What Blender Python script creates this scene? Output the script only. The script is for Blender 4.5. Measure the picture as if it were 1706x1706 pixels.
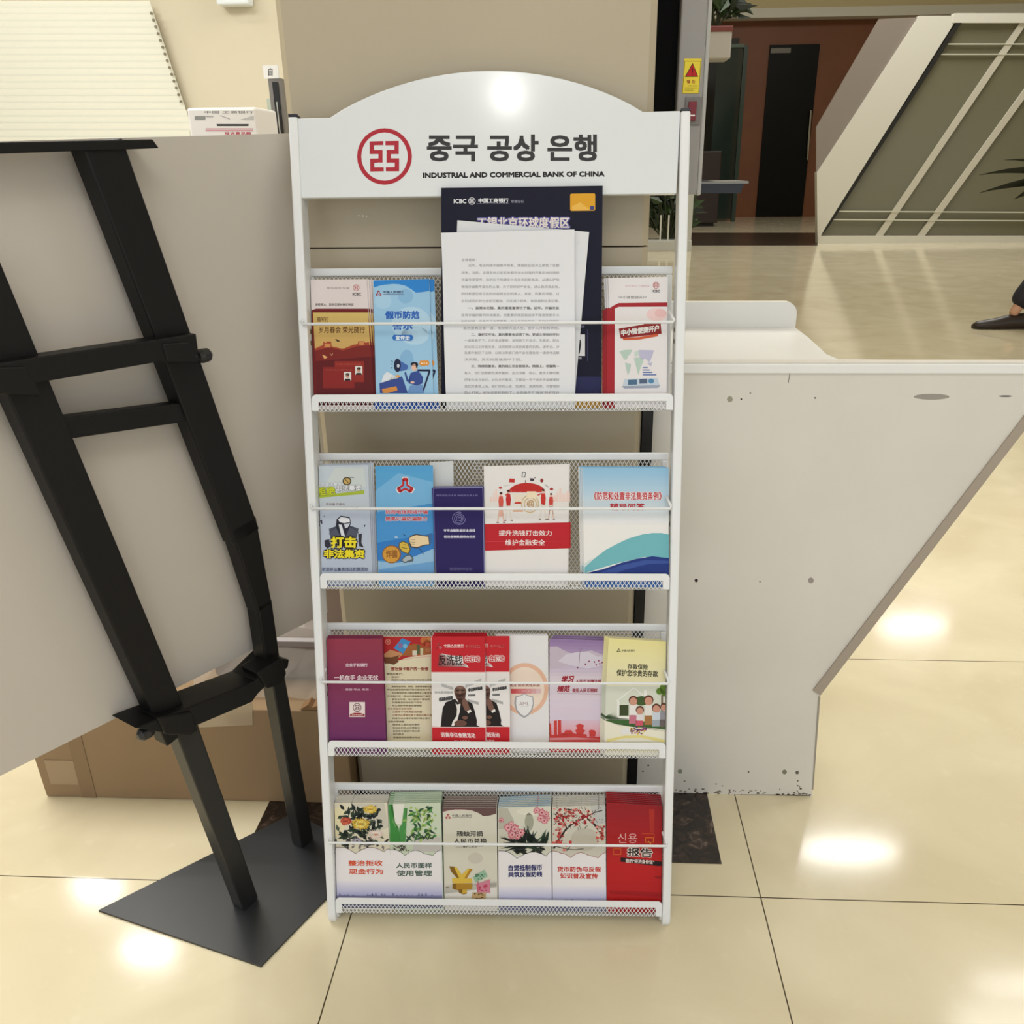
import bpy, math, random
from mathutils import Vector as V, Matrix
for _o in list(bpy.data.objects): bpy.data.objects.remove(_o)
COL = bpy.context.scene.collection
SC = bpy.context.scene
random.seed(7)
PI = math.pi

# ------------------------------------------------------------------ camera
CAM_H, CX, CY, FPX = 1.4, 890.0, 853.0, 1410.05
R0 = (V((0.9989315, 0.00842353, -0.04544117)), V((0.04525414, -0.37777372, 0.92479137)), V((-0.00937647, -0.92585963, -0.37775127)))
CAMLOC = V((0, 0, CAM_H))
cd = bpy.data.cameras.new('camera'); cam = bpy.data.objects.new('camera', cd); COL.objects.link(cam)
cd.sensor_width = 36; cd.sensor_fit = 'HORIZONTAL'; cd.lens = 36 * FPX / 1706
cd.shift_x = (853 - CX) / 1706; cd.clip_end = 200
m = Matrix.Identity(4)
for i in range(3):
    m[i][0] = R0[i][0]; m[i][1] = -R0[i][1]; m[i][2] = -R0[i][2]; m[i][3] = CAMLOC[i]
cam.matrix_world = m
SC.camera = cam

# ------------------------------------------------------------------ world, lamps, exposure
SC.view_settings.view_transform = 'Standard'; SC.view_settings.look = 'None'
SC.view_settings.exposure = 0.02; SC.view_settings.gamma = 1.0; SC.view_settings.use_curve_mapping = False
w = bpy.data.worlds.new('world'); SC.world = w; w.use_nodes = True
w.node_tree.nodes['Background'].inputs[0].default_value = (0.94, 0.975, 1.01, 1)
w.node_tree.nodes['Background'].inputs[1].default_value = 0.93
CEIL = 3.2

def lamp(name, x, y, z, size, power, shape='SQUARE', sy=None, col=(1, 0.985, 0.955), rot=None, spread=None):
    l = bpy.data.lights.new(name, 'AREA'); l.energy = power; l.shape = shape; l.size = size; l.color = col
    if sy: l.size_y = sy
    if spread: l.spread = spread
    o = bpy.data.objects.new(name, l); COL.objects.link(o); o.location = (x, y, z)
    if rot: o.rotation_euler = rot
    return o

# unseen panel lamps, added under the ceilings as soft fill
lamp('ceiling_fill', -2.2, 2.3, CEIL - 0.03, 1.8, 84, 'RECTANGLE', 1.4)
lamp('ceiling_fill', 0.35, 3.9, CEIL - 0.03, 1.6, 40, 'RECTANGLE', 1.2)
lamp('ceiling_fill', 3.0, 3.0, CEIL - 0.03, 1.6, 42, 'RECTANGLE', 1.2)
lamp('ceiling_fill', 0.2, -0.6, CEIL - 0.03, 1.6, 24, 'RECTANGLE', 1.2)
lamp('hall_fill', 5, 15, 7.8, 5, 520, 'RECTANGLE', 5)  # added fill lamp that brightens the far hall
lamp('downlight', -0.22, -1.36, CEIL - 0.04, 0.07, 5, 'DISK')

# ------------------------------------------------------------------ pixel -> real plane helpers
def ray(u, v):
    c = V((u - CX, v - CY, FPX)); return V((R0[0].dot(c), R0[1].dot(c), R0[2].dot(c)))
def on_plane(u, v, p, n):
    r = ray(u, v); return CAMLOC + r * ((V(p) - CAMLOC).dot(n) / r.dot(n))
def on_floor(u, v, h=0.0): return on_plane(u, v, V((0, 0, h)), V((0, 0, 1)))
def on_y(u, v, y): return on_plane(u, v, V((0, y, 0)), V((0, 1, 0)))

# round downlights whose mirror images shine on the polished floor
for (u, v, pw) in ((165, 1488, 6), (250, 1590, 6), (1410, 1425, 11), (1520, 1048, 10), (1716, 1650, 3)):
    q = on_floor(u, v); k = 1 + CEIL / CAM_H
    lamp('downlight', q.x * k, q.y * k, CEIL - 0.04, 0.75 if u > 1000 else 0.34, pw, 'ELLIPSE', 0.07)

# ------------------------------------------------------------------ materials
def lin(c):
    r = []
    for x in c[:3]:
        x /= 255.0
        r.append(x / 12.92 if x <= 0.04045 else ((x + 0.055) / 1.055) ** 2.4)
    return (r[0], r[1], r[2], 1.0)
_M = {}
def mat(rgb, rough=0.45, name=None, noise=0.0, scale=8.0, metal=0.0, spec=0.5, bump=0.0, coat=0.0):
    key = (tuple(rgb), rough, noise, scale, metal, spec, bump, coat)
    if key in _M: return _M[key]
    mt = bpy.data.materials.new(name or 'paint_%d_%d_%d' % tuple(int(a) for a in rgb)); mt.use_nodes = True
    nt = mt.node_tree; b = nt.nodes['Principled BSDF']
    b.inputs['Base Color'].default_value = lin(rgb); b.inputs['Roughness'].default_value = rough
    b.inputs['Metallic'].default_value = metal; b.inputs['Specular IOR Level'].default_value = spec
    b.inputs['Coat Weight'].default_value = coat
    if noise or bump:
        tc = nt.nodes.new('ShaderNodeTexCoord'); nz = nt.nodes.new('ShaderNodeTexNoise')
        nz.inputs['Scale'].default_value = scale; nz.inputs['Detail'].default_value = 5
        nt.links.new(tc.outputs['Object'], nz.inputs['Vector'])
        if noise:
            mx = nt.nodes.new('ShaderNodeMix'); mx.data_type = 'RGBA'
            mx.inputs['A'].default_value = lin([max(0, a * (1 - noise)) for a in rgb])
            mx.inputs['B'].default_value = lin([min(255, a * (1 + noise)) for a in rgb])
            nt.links.new(nz.outputs['Fac'], mx.inputs['Factor']); nt.links.new(mx.outputs['Result'], b.inputs['Base Color'])
        if bump:
            bp = nt.nodes.new('ShaderNodeBump'); bp.inputs['Strength'].default_value = bump; bp.inputs['Distance'].default_value = 0.002
            nt.links.new(nz.outputs['Fac'], bp.inputs['Height']); nt.links.new(bp.outputs['Normal'], b.inputs['Normal'])
    _M[key] = mt
    return mt

def ink(rgb): return mat(rgb, 0.5, spec=.25)

# ------------------------------------------------------------------ mesh builder
class MB:
    def __init__(s): s.v = []; s.f = []; s.m = []
    def face(s, pts, mt):
        n = len(s.v); s.v += [V(p) for p in pts]; s.f.append(tuple(range(n, n + len(pts)))); s.m.append(mt)
    def raw(s, vs, fs, mt):
        n = len(s.v); s.v += [V(p) for p in vs]
        for f in fs: s.f.append(tuple(i + n for i in f)); s.m.append(mt)
    def prism(s, pts, ext, mt, side=None):
        pts = [V(p) for p in pts]; ext = V(ext); n = len(pts); k = len(s.v)
        s.v += pts + [p + ext for p in pts]
        s.f.append(tuple(range(k, k + n))); s.m.append(mt)
        s.f.append(tuple(range(k + 2 * n - 1, k + n - 1, -1))); s.m.append(side or mt)
        for i in range(n):
            j = (i + 1) % n; s.f.append((k + j, k + i, k + n + i, k + n + j)); s.m.append(side or mt)
    def box(s, a, b, mt):
        a = V(a); b = V(b)
        s.prism([(a.x, a.y, a.z), (b.x, a.y, a.z), (b.x, a.y, b.z), (a.x, a.y, b.z)], (0, b.y - a.y, 0), mt)
    def obox(s, c, ax, ay, az, mt):
        c = V(c); ax = V(ax); ay = V(ay); az = V(az)
        s.prism([c - ax - ay - az, c + ax - ay - az, c + ax - ay + az, c - ax - ay + az], ay * 2, mt)
    def bar(s, p0, p1, w0, d0, side, mt, w1=None, d1=None):
        p0 = V(p0); p1 = V(p1); t = (p1 - p0).normalized(); sd = V(side); sd = (sd - t * sd.dot(t)).normalized(); up = t.cross(sd)
        w1 = w0 if w1 is None else w1; d1 = d0 if d1 is None else d1; q = []
        for p, w_, d_ in ((p0, w0, d0), (p1, w1, d1)):
            q += [p - sd * w_ / 2 - up * d_ / 2, p + sd * w_ / 2 - up * d_ / 2, p + sd * w_ / 2 + up * d_ / 2, p - sd * w_ / 2 + up * d_ / 2]
        s.raw(q, [(0, 3, 2, 1), (4, 5, 6, 7), (0, 1, 5, 4), (1, 2, 6, 5), (2, 3, 7, 6), (3, 0, 4, 7)], mt)
    def tube(s, path, r, mt, n=8, rs=None):
        path = [V(p) for p in path]; rings = []
        k = len(s.v); ref = None
        for i, p in enumerate(path):
            t = (path[min(i + 1, len(path) - 1)] - path[max(i - 1, 0)]).normalized()
            if ref is None: ref = V((0, 0, 1)) if abs(t.z) < 0.9 else V((1, 0, 0))
            a = (ref - t * ref.dot(t)).normalized(); b = t.cross(a); ref = a
            rr = rs[i] if rs else r
            s.v += [p + (a * math.cos(2 * PI * j / n) + b * math.sin(2 * PI * j / n)) * rr for j in range(n)]
        for i in range(len(path) - 1):
            for j in range(n):
                a0 = k + i * n + j; a1 = k + i * n + (j + 1) % n
                s.f.append((a0, a1, a1 + n, a0 + n)); s.m.append(mt)
        s.f.append(tuple(k + j for j in range(n - 1, -1, -1))); s.m.append(mt)
        e = k + (len(path) - 1) * n; s.f.append(tuple(e + j for j in range(n))); s.m.append(mt)
    def lathe(s, c, prof, mt, n=20, axis=None):
        c = V(c); k = len(s.v)
        ax = V(axis).normalized() if axis else V((0, 0, 1)); a = ax.orthogonal().normalized(); b = ax.cross(a)
        for r, z in prof:
            s.v += [c + ax * z + (a * math.cos(2 * PI * j / n) + b * math.sin(2 * PI * j / n)) * max(r, 1e-4) for j in range(n)]
        for i in range(len(prof) - 1):
            for j in range(n):
                a0 = k + i * n + j; a1 = k + i * n + (j + 1) % n
                s.f.append((a0, a1, a1 + n, a0 + n)); s.m.append(mt)
        s.f.append(tuple(k + j for j in range(n - 1, -1, -1))); s.m.append(mt)
        e = k + (len(prof) - 1) * n; s.f.append(tuple(e + j for j in range(n))); s.m.append(mt)
    def build(s, name, parent=None, org=None, bevel=0, smooth=False, seg=2):
        if org is None:
            if parent is not None: org = V(parent['_o'])
            else:
                xs = [p.x for p in s.v]; ys = [p.y for p in s.v]; zs = [p.z for p in s.v]
                org = V(((min(xs) + max(xs)) / 2, (min(ys) + max(ys)) / 2, min(zs)))
        org = V(org)
        me = bpy.data.meshes.new(name); me.from_pydata([p - org for p in s.v], [], s.f)
        sl = {}
        for mt in s.m:
            if mt.name not in sl: sl[mt.name] = len(sl); me.materials.append(mt)
        me.polygons.foreach_set('material_index', [sl[mt.name] for mt in s.m])
        if smooth: me.polygons.foreach_set('use_smooth', [True] * len(me.polygons))
        me.update()
        o = bpy.data.objects.new(name, me); COL.objects.link(o); o['_o'] = list(org)
        if parent is not None: o.parent = parent; o.location = org - V(parent['_o'])
        else: o.location = org
        if bevel:
            b = o.modifiers.new('bevel', 'BEVEL'); b.width = bevel; b.segments = seg; b.limit_method = 'ANGLE'; b.angle_limit = 0.7
        return o

def tag(o, label=None, cat=None, group=None, kind=None):
    if label: o['label'] = label
    if cat: o['category'] = cat
    if group: o['group'] = group
    if kind: o['kind'] = kind
    return o
def empty(name, loc, label=None, cat=None, group=None):
    o = bpy.data.objects.new(name, None); COL.objects.link(o); o.location = loc; o['_o'] = list(loc); o.empty_display_size = 0.1
    return tag(o, label, cat, group)
def struct(o): o['kind'] = 'structure'; return o

# ------------------------------------------------------------------ printed matter: lettering and pictures on a sheet's own plane
_TX = {}
def text_mesh(s):
    if s in _TX: return _TX[s]
    c = bpy.data.curves.new('lettering', 'FONT'); c.body = s; c.resolution_u = 2
    o = bpy.data.objects.new('lettering', c); COL.objects.link(o)
    bpy.context.view_layer.update()
    me = bpy.data.meshes.new_from_object(o.evaluated_get(bpy.context.evaluated_depsgraph_get()))
    vs = [(p.co.x, p.co.y) for p in me.vertices]; fs = [tuple(p.vertices) for p in me.polygons]
    bpy.data.objects.remove(o); bpy.data.curves.remove(c); bpy.data.meshes.remove(me)
    x0 = min(a for a, b in vs); x1 = max(a for a, b in vs); y0 = min(b for a, b in vs); y1 = max(b for a, b in vs)
    _TX[s] = ([((a - x0) / (x1 - x0), (b - y0) / (y1 - y0)) for a, b in vs], fs)
    return _TX[s]

class Art:
    """Prints drawn on the plane through p with normal n (n towards the reader)."""
    STEP = 0.00008
    def __init__(s, p, n, ox=0, oy=0, k=1.0, mb=None):
        s.p = V(p); s.n = V(n).normalized(); s.ox = ox; s.oy = oy; s.k = k; s.mb = mb or MB(); s.l = 1
    def at(s, x, y, l=None):
        return on_plane(s.ox + x * s.k, s.oy + y * s.k, s.p, s.n) + s.n * (s.STEP * (s.l if l is None else l))
    def up(s, n=1): s.l += n; return s
    def poly(s, pts, c):
        a = sum(pts[i][0] * pts[(i + 1) % len(pts)][1] - pts[(i + 1) % len(pts)][0] * pts[i][1] for i in range(len(pts)))
        if a > 0: pts = pts[::-1]
        s.mb.face([s.at(*q) for q in pts], ink(c)); return s
    def rect(s, x0, y0, x1, y1, c): return s.poly([(x0, y0), (x1, y0), (x1, y1), (x0, y1)], c)
    def ell(s, x, y, rx, ry, c, n=18, a0=0, a1=360, rot=0):
        q = []
        full = abs(a1 - a0) >= 360
        for i in range(n + (0 if full else 1)):
            t = math.radians(a0 + (a1 - a0) * i / n); X = math.cos(t) * rx; Y = math.sin(t) * ry; r = math.radians(rot)
            q.append((x + X * math.cos(r) - Y * math.sin(r), y + X * math.sin(r) + Y * math.cos(r)))
        return s.poly(q, c)
    def ring(s, x, y, rx, ry, w, c, n=28, a0=0, a1=360):
        for i in range(n):
            t0 = math.radians(a0 + (a1 - a0) * i / n); t1 = math.radians(a0 + (a1 - a0) * (i + 1) / n)
            s.poly([(x + math.cos(t) * r1, y + math.sin(t) * r2) for t, r1, r2 in ((t0, rx, ry), (t1, rx, ry), (t1, rx - w, ry - w), (t0, rx - w, ry - w))], c)
        return s
    def line(s, pts, w, c):
        for (x0, y0), (x1, y1) in zip(pts, pts[1:]):
            d = math.hypot(x1 - x0, y1 - y0) or 1; nx = -(y1 - y0) / d * w / 2; ny = (x1 - x0) / d * w / 2
            s.poly([(x0 + nx, y0 + ny), (x1 + nx, y1 + ny), (x1 - nx, y1 - ny), (x0 - nx, y0 - ny)], c)
        return s
    def grad(s, q, c0, c1, n=14):
        (ax, ay), (bx, by), (cx, cy), (dx, dy) = q
        for i in range(n):
            t0, t1 = i / n, (i + 1) / n; tc = (i + 0.5) / n
            L = lambda t: (ax + (dx - ax) * t, ay + (dy - ay) * t)
            Rr = lambda t: (bx + (cx - bx) * t, by + (cy - by) * t)
            s.poly([L(t0), Rr(t0), Rr(t1), L(t1)], tuple(round(c0[j] + (c1[j] - c0[j]) * tc) for j in range(3)))
        return s
    def text(s, t, x0, y0, x1, y1, c, bold=0.0, dl=0.0, dr=0.0, slant=0.0, out=None, ow=0.05):
        """t fills the box (x0,y0)-(x1,y1); dl/dr shift its left/right end down, slant leans it."""
        if out is not None:
            g = (y1 - y0) * ow
            s.text(t, x0 - g, y0 - g, x1 + g, y1 + g, out, bold + ow, dl, dr, slant); s.l += 1.2
        vs, fs = text_mesh(t); mt = ink(c); h = y1 - y0; o = max(0.0, bold) * h
        # heavier strokes: the same glyphs printed again a hair to each side
        sh = [(0, 0)] if o <= 0 else [(math.cos(PI * q / 4) * o, math.sin(PI * q / 4) * o) for q in range(8)] if out is not None or bold > .045 else [(o, o), (-o, -o), (o, -o), (-o, o)]
        for n_, (ax, ay) in enumerate(sh):
            s.mb.raw([s.at(ax + x0 + o + (x1 - x0 - 2 * o) * a + slant * (b - .5) * h, ay + y1 - o + (y0 - y1 + 2 * o) * b + dl * (1 - a) + dr * a, s.l + n_ * .08) for a, b in vs], fs, mt)
        if out is not None: s.l -= 1.2
        return s
    def emblem(s, x, y, r, c, ring=True):
        k = r / 390.0; T = lambda q: [(x + (a - 517) * k, y + (b - 524) * k) for a, b in q]
        if ring: s.ring(x, y, r, r * 1.03, 60 * k, c, 32 if r > 60 else 20)
        for q in ([(305, 310), (500, 305), (500, 362), (368, 365), (368, 490), (305, 490)], [(368, 432), (490, 432), (490, 610), (430, 610), (430, 490), (368, 490)],
                  [(313, 555), (430, 552), (430, 610), (372, 615), (372, 675), (505, 675), (508, 735), (315, 738)],
                  [(530, 305), (720, 302), (720, 490), (658, 490), (658, 365), (530, 365)], [(658, 430), (658, 490), (608, 490), (608, 610), (545, 612), (545, 432)],
                  [(608, 550), (725, 550), (725, 735), (537, 735), (535, 675), (662, 672), (662, 612), (608, 610)]):
            s.poly(T(q), c)
        return s
    def spades(s, x, y, r, c):
        for a in (0, 120, 240):
            t = math.radians(a); T = lambda q: [(x + (px * math.cos(t) + py * math.sin(t)) * r, y - (-px * math.sin(t) + py * math.cos(t)) * r) for px, py in q]
            for q in ([(-.36, .18), (-.36, .85), (-.12, .85), (-.12, .1)], [(.36, .18), (.36, .85), (.12, .85), (.12, .1)],
                      [(-.36, .62), (-.36, .85), (-.22, 1.02), (.22, 1.02), (.36, .85), (.36, .62)]):
                s.poly(T(q), c)
        return s
    def flower(s, x, y, r, n, c, c2, cen, w=0.22, sq=1.0):
        for lay, (cc, rr, off) in enumerate(((c, 1.0, 0), (c2, 0.66, 0.5))):
            for i in range(n):
                t = 2 * PI * (i + off) / n; L = r * rr * random.uniform(.85, 1.1)
                d = (math.cos(t), math.sin(t) * sq); nn = (-d[1], d[0])
                s.poly([(x, y), (x + d[0] * L * .6 + nn[0] * L * w, y + d[1] * L * .6 + nn[1] * L * w), (x + d[0] * L, y + d[1] * L), (x + d[0] * L * .6 - nn[0] * L * w, y + d[1] * L * .6 - nn[1] * L * w)], cc)
            s.l += 1
        s.ell(x, y, r * .2, r * .2 * sq, cen, 8); s.l -= 2
        return s
    def leaf(s, x, y, L, a, w, c):
        t = math.radians(a); d = (math.cos(t), -math.sin(t)); nn = (-d[1], d[0])
        s.poly([(x, y), (x + d[0] * L * .4 + nn[0] * w, y + d[1] * L * .4 + nn[1] * w), (x + d[0] * L, y + d[1] * L), (x + d[0] * L * .4 - nn[0] * w, y + d[1] * L * .4 - nn[1] * w)], c)
        return s

# ------------------------------------------------------------------ colours of the place
WHITE = mat((236, 238, 240), 0.3, 'white_powder_coat')
BLACK = mat((13, 13, 14), 0.5, 'black_painted_steel', spec=.3)
STONE = mat((184, 172, 148), 0.4, 'beige_stone', noise=0.03, scale=3)
CREAMW = mat((206, 197, 174), 0.6, 'cream_wall', noise=0.02, scale=2)

# ================================================================== SETTING
def floor_mat():
    mt = bpy.data.materials.new('polished_cream_tile'); mt.use_nodes = True; nt = mt.node_tree; N = nt.nodes.new; Lk = nt.links.new
    b = nt.nodes['Principled BSDF']; tc = N('ShaderNodeTexCoord'); sp = N('ShaderNodeSeparateXYZ'); Lk(tc.outputs['Object'], sp.inputs[0])
    def line(sock, off, prev=None):
        d = N('ShaderNodeMath'); d.operation = 'COMPARE'; Lk(sock, d.inputs[0]); d.inputs[1].default_value = off; d.inputs[2].default_value = 0.0013
        if prev is None: return d.outputs[0]
        mx = N('ShaderNodeMath'); mx.operation = 'MAXIMUM'; Lk(d.outputs[0], mx.inputs[0]); Lk(prev, mx.inputs[1]); return mx.outputs[0]
    jo = None
    for i_, of in ((0, -.442), (0, .394), (1, 1.335), (1, 2.262)): jo = line(sp.outputs[i_], of, jo)
    nz = N('ShaderNodeTexNoise'); nz.inputs['Scale'].default_value = 2.6; nz.inputs['Detail'].default_value = 6; nz.inputs['Distortion'].default_value = 0.8
    Lk(tc.outputs['Object'], nz.inputs['Vector'])
    cr = N('ShaderNodeValToRGB'); cr.color_ramp.elements[0].position = 0.3; cr.color_ramp.elements[0].color = lin((216, 204, 172))
    cr.color_ramp.elements[1].position = 0.72; cr.color_ramp.elements[1].color = lin((232, 222, 192)); Lk(nz.outputs['Fac'], cr.inputs[0])
    n2 = N('ShaderNodeTexNoise'); n2.inputs['Scale'].default_value = 22; n2.inputs['Detail'].default_value = 3; Lk(tc.outputs['Object'], n2.inputs['Vector'])
    c2 = N('ShaderNodeValToRGB'); c2.color_ramp.elements[0].position = 0.62; c2.color_ramp.elements[0].color = (0, 0, 0, 1); c2.color_ramp.elements[1].position = 0.8; c2.color_ramp.elements[1].color = (.35, .35, .35, 1)
    Lk(n2.outputs['Fac'], c2.inputs[0])
    m1 = N('ShaderNodeMix'); m1.data_type = 'RGBA'; Lk(c2.outputs[0], m1.inputs['Factor']); Lk(cr.outputs[0], m1.inputs['A']); m1.inputs['B'].default_value = lin((238, 229, 202))
    m2 = N('ShaderNodeMix'); m2.data_type = 'RGBA'; Lk(jo, m2.inputs['Factor']); Lk(m1.outputs['Result'], m2.inputs['A']); m2.inputs['B'].default_value = lin((70, 58, 36))
    Lk(m2.outputs['Result'], b.inputs['Base Color']); b.inputs['Roughness'].default_value = 0.11
    return mt
b = MB(); b.box((-7, -2.5, -0.1), (16, 30, 0), floor_mat()); struct(b.build('floor', org=(0, 0, 0)))
def granite_mat():
    mt = bpy.data.materials.new('dark_granite'); mt.use_nodes = True; nt = mt.node_tree; N = nt.nodes.new; Lk = nt.links.new; b = nt.nodes['Principled BSDF']
    tc = N('ShaderNodeTexCoord'); vz = N('ShaderNodeTexNoise'); vz.inputs['Scale'].default_value = 30; vz.inputs['Detail'].default_value = 6; vz.inputs['Distortion'].default_value = 1.5; Lk(tc.outputs['Object'], vz.inputs['Vector'])
    cr = N('ShaderNodeValToRGB'); e = cr.color_ramp.elements; e[0].position = 0.45; e[0].color = lin((38, 31, 27)); e[1].position = 0.78; e[1].color = lin((128, 112, 98))
    x = e.new(0.62); x.color = lin((62, 50, 43)); Lk(vz.outputs['Fac'], cr.inputs[0]); Lk(cr.outputs[0], b.inputs['Base Color']); b.inputs['Roughness'].default_value = 0.18
    return mt
GRAN = granite_mat()
b = MB(); b.box((-0.718, 1.423, -0.02), (0.328, 2.45, 0.0015), GRAN); struct(b.build('trim_1'))          # granite border round the pillar
b = MB(); b.prism([on_floor(1100, 409), on_floor(1362, 409), on_floor(1362, 388), on_floor(1100, 388)], (0, 0, 0.004), mat((52, 40, 30), 0.3)); struct(b.build('trim_2'))

# pillar
PY = 1.62; pl = on_y(455, 0, PY).x; pr = on_y(1097, 0, PY).x
b = MB()
ch = 0.012; PZ = CEIL; seam = on_y(800, 412, PY).z
for z0, z1 in ((0.0, seam - 0.0015), (seam + 0.0015, PZ)):
    b.prism([(pl, PY + ch, z0), (pl + ch, PY, z0), (pr - ch, PY, z0), (pr, PY + ch, z0), (pr, PY + 0.62, z0), (pl, PY + 0.62, z0)], (0, 0, z1 - z0), STONE)
b.box((pl + .004, PY + .004 + ch, seam - .002), (pr - .004, PY + .6, seam + .002), mat((120, 108, 88), 0.6))
struct(b.build('column_1')); 
b = MB()
for (u, v) in ((598, 359), (605, 359.5), (611, 360)):
    q = on_y(u, v, PY); b.lathe((q.x, PY + .001, q.z), [(0.0016, 0), (0.0016, .003)], mat((226, 220, 205), 0.4), 8, (0, -1, 0))
b.build('trim_3'); bpy.data.objects['trim_3']['kind'] = 'structure'

# left back wall
WY = 5.0
b = MB(); b.box((-7, WY, 0), (-0.9, WY + 0.15, CEIL), CREAMW); struct(b.build('wall_back'))
b = MB(); b.box((-0.9, WY, 0), (-0.75, 30, 8), CREAMW); struct(b.build('wall_left'))
b = MB(); b.box((-7.15, -2.5, 0), (-7, WY, CEIL), CREAMW); struct(b.build('wall_side'))
b = MB(); b.box((-7, -2.5, CEIL), (16, 9.5, CEIL + 0.12), mat((238, 236, 230), 0.8)); struct(b.build('ceiling'))
b = MB(); b.box((-0.9, 9.5, 8), (16, 30, 8.1), mat((225, 220, 205), 0.8)); struct(b.build('ceiling_hall'))
b = MB(); b.box((16, -2.5, 0), (16.15, 30, 8), CREAMW); struct(b.build('light_block_right'))  # unseen wall, added to block outside light from the right
b = MB(); b.box((-0.9, 9.4, CEIL + .12), (16, 9.5, 8), CREAMW); struct(b.build('light_block_bulkhead'))  # unseen wall, added to stop light entering between the two ceilings
# hall: brown timber wall under a cream frieze, ledge between
HY = 26.0; zt = on_y(1300, 24, HY).z; zl = on_y(1300, 15, HY - .4).z
WOOD = mat((122, 74, 44), 0.5, 'brown_timber', noise=0.12, scale=1.2)
b = MB(); b.box((-0.75, HY, 0), (16, HY + .2, zt), WOOD); struct(b.build('wall_hall'))
b = MB(); b.box((-0.75, HY, zt), (16, HY + .2, 8), mat((228, 214, 168), 0.7)); struct(b.build('wall_frieze'))
b = MB(); b.box((-0.75, HY - .5, on_y(1300, 29, HY - .5).z), (16, HY - .001, on_y(1300, 13, HY - .5).z), mat((228, 226, 212), 0.5)); struct(b.build('trim_4'))
# dark glass door
d0 = on_y(1283, 75, HY - .05); d1 = on_y(1366, 75, HY - .05)
dr = empty('door_1', (d0.x, HY - .05, 0)); dr['kind'] = 'structure'
b = MB(); b.box((d0.x, HY - .06, 0.02), (d1.x, HY - .012, d0.z), mat((12, 14, 13), 0.4, 'black_glass', spec=.2)); b.build('door_leaf', dr)
b = MB(); hx = on_y(1348, 230, HY - .1); b.tube([on_y(1351, 182, HY - .06), on_y(1351, 184, HY - .16), on_y(1345, 266, HY - .16), on_y(1343, 268, HY - .06)], 0.03, mat((190, 190, 185), 0.25, metal=1)); b.build('door_handle', dr)
b2 = MB(); e0 = on_y(1066, 66, HY - .05); e1 = on_y(1232, 66, HY - .05); b2.box((e0.x, HY - .04, 0.02), (e1.x, HY - .012, e0.z), mat((36, 34, 26), .5, 'recess_shade')); struct(b2.build('recess_shade_panel'))  # flat dark panel; the shade of an opening is in its colour
b = MB(); b.box((d0.x + .02, HY - .1, d0.z - .2), (d0.x + .55, HY - .07, d0.z - .08), mat((120, 116, 108), 0.4)); b.build('door_closer', dr)

# window with closed slat blind on the left back wall
bl = empty('window_blind', (-4.5, WY - .02, 1.2), 'cream horizontal slat blind hanging closed on the left back wall', 'blind')
BLIND = mat((236, 236, 224), 0.5, 'cream_slat')
for i in range(21):
    v = 14 + i * 11.3; e = 252 + max(0, v - 12) * .335
    a = on_y(-60, v, WY - .05); c = on_y(min(e, 318), v, WY - .05)
    b = MB(); b.bar(a, c, 0.07, 0.0025, V((0, -0.3, 1)), BLIND); b.build('slat', bl)
b = MB()
for i in range(1, 15):
    v = 14 + i * 11.3; e = 252 + (v - 12) * .335
    q = on_y(e - 4, v - 3, WY - .075); b.lathe(q, [(0.008, 0), (0.008, .004)], mat((120, 112, 92), 0.5), 8, (0, -1, 0))
b.build('cord_hole', bl)['kind'] = 'stuff'
b = MB(); q0 = on_y(366, -30, WY); q1 = on_y(424, 12, WY); b.box((q0.x, WY - .09, q1.z), (q1.x, WY - .002, q0.z), mat((225, 232, 238), 0.35))
tag(b.build('wall_box', bevel=.01), 'white plastic box fixed high on the cream wall beside the blind', 'box')

# far sloping glazed partition on the right
GY = 17.0
gp = empty('glass_partition', on_y(1365, 402, GY), 'white framed glass partition with sloping end post and thin white rails', 'partition')
def gpoly(name, pts, th, mt, dy=0.0, par=gp):
    b = MB(); b.prism([on_y(u, v, GY) + V((0, dy, 0)) for u, v in pts], (0, th, 0), mt); return b.build(name, par)
FRW = mat((222, 220, 208), 0.4, 'white_frame')
GLS = bpy.data.materials.new('grey_green_glass'); GLS.use_nodes = True
nt = GLS.node_tree; pb = nt.nodes['Principled BSDF']; pb.inputs['Base Color'].default_value = lin((134, 132, 108)); pb.inputs['Roughness'].default_value = 0.2
tr = nt.nodes.new('ShaderNodeBsdfTransparent'); ms = nt.nodes.new('ShaderNodeMixShader'); ms.inputs[0].default_value = 0.25
tr.inputs[0].default_value = (0.75, 0.8, 0.7, 1)
nt.links.new(pb.outputs[0], ms.inputs[1]); nt.links.new(tr.outputs[0], ms.inputs[2]); nt.links.new(ms.outputs[0], nt.nodes['Material Output'].inputs[0])
gpoly('glass_pane', [(1586, 36), (1900, 36), (1900, 392), (1370, 392)], 0.03, GLS, 0.08)
gpoly('end_post', [(1532, 26), (1600, 26), (1590, 38), (1376, 378), (1362, 404), (1361, 288)], 0.16, FRW)
gpoly('side_pane', [(1466, 31), (1532, 28), (1361, 288), (1361, 212)], 0.05, mat((142, 132, 122), 0.3), 0.04)
gpoly('top_rail', [(1590, 22), (1900, 22), (1900, 38), (1586, 38)], 0.14, FRW, -.01)
gpoly('bottom_rail', [(1362, 393), (1900, 393), (1900, 406), (1362, 406)], 0.16, FRW, -.01)
gpoly('edge_gasket', [(1593, 38), (1602, 38), (1382, 376), (1374, 386), (1368, 392), (1376, 378)], 0.05, mat((28, 28, 24), 0.6), -.004)
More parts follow.
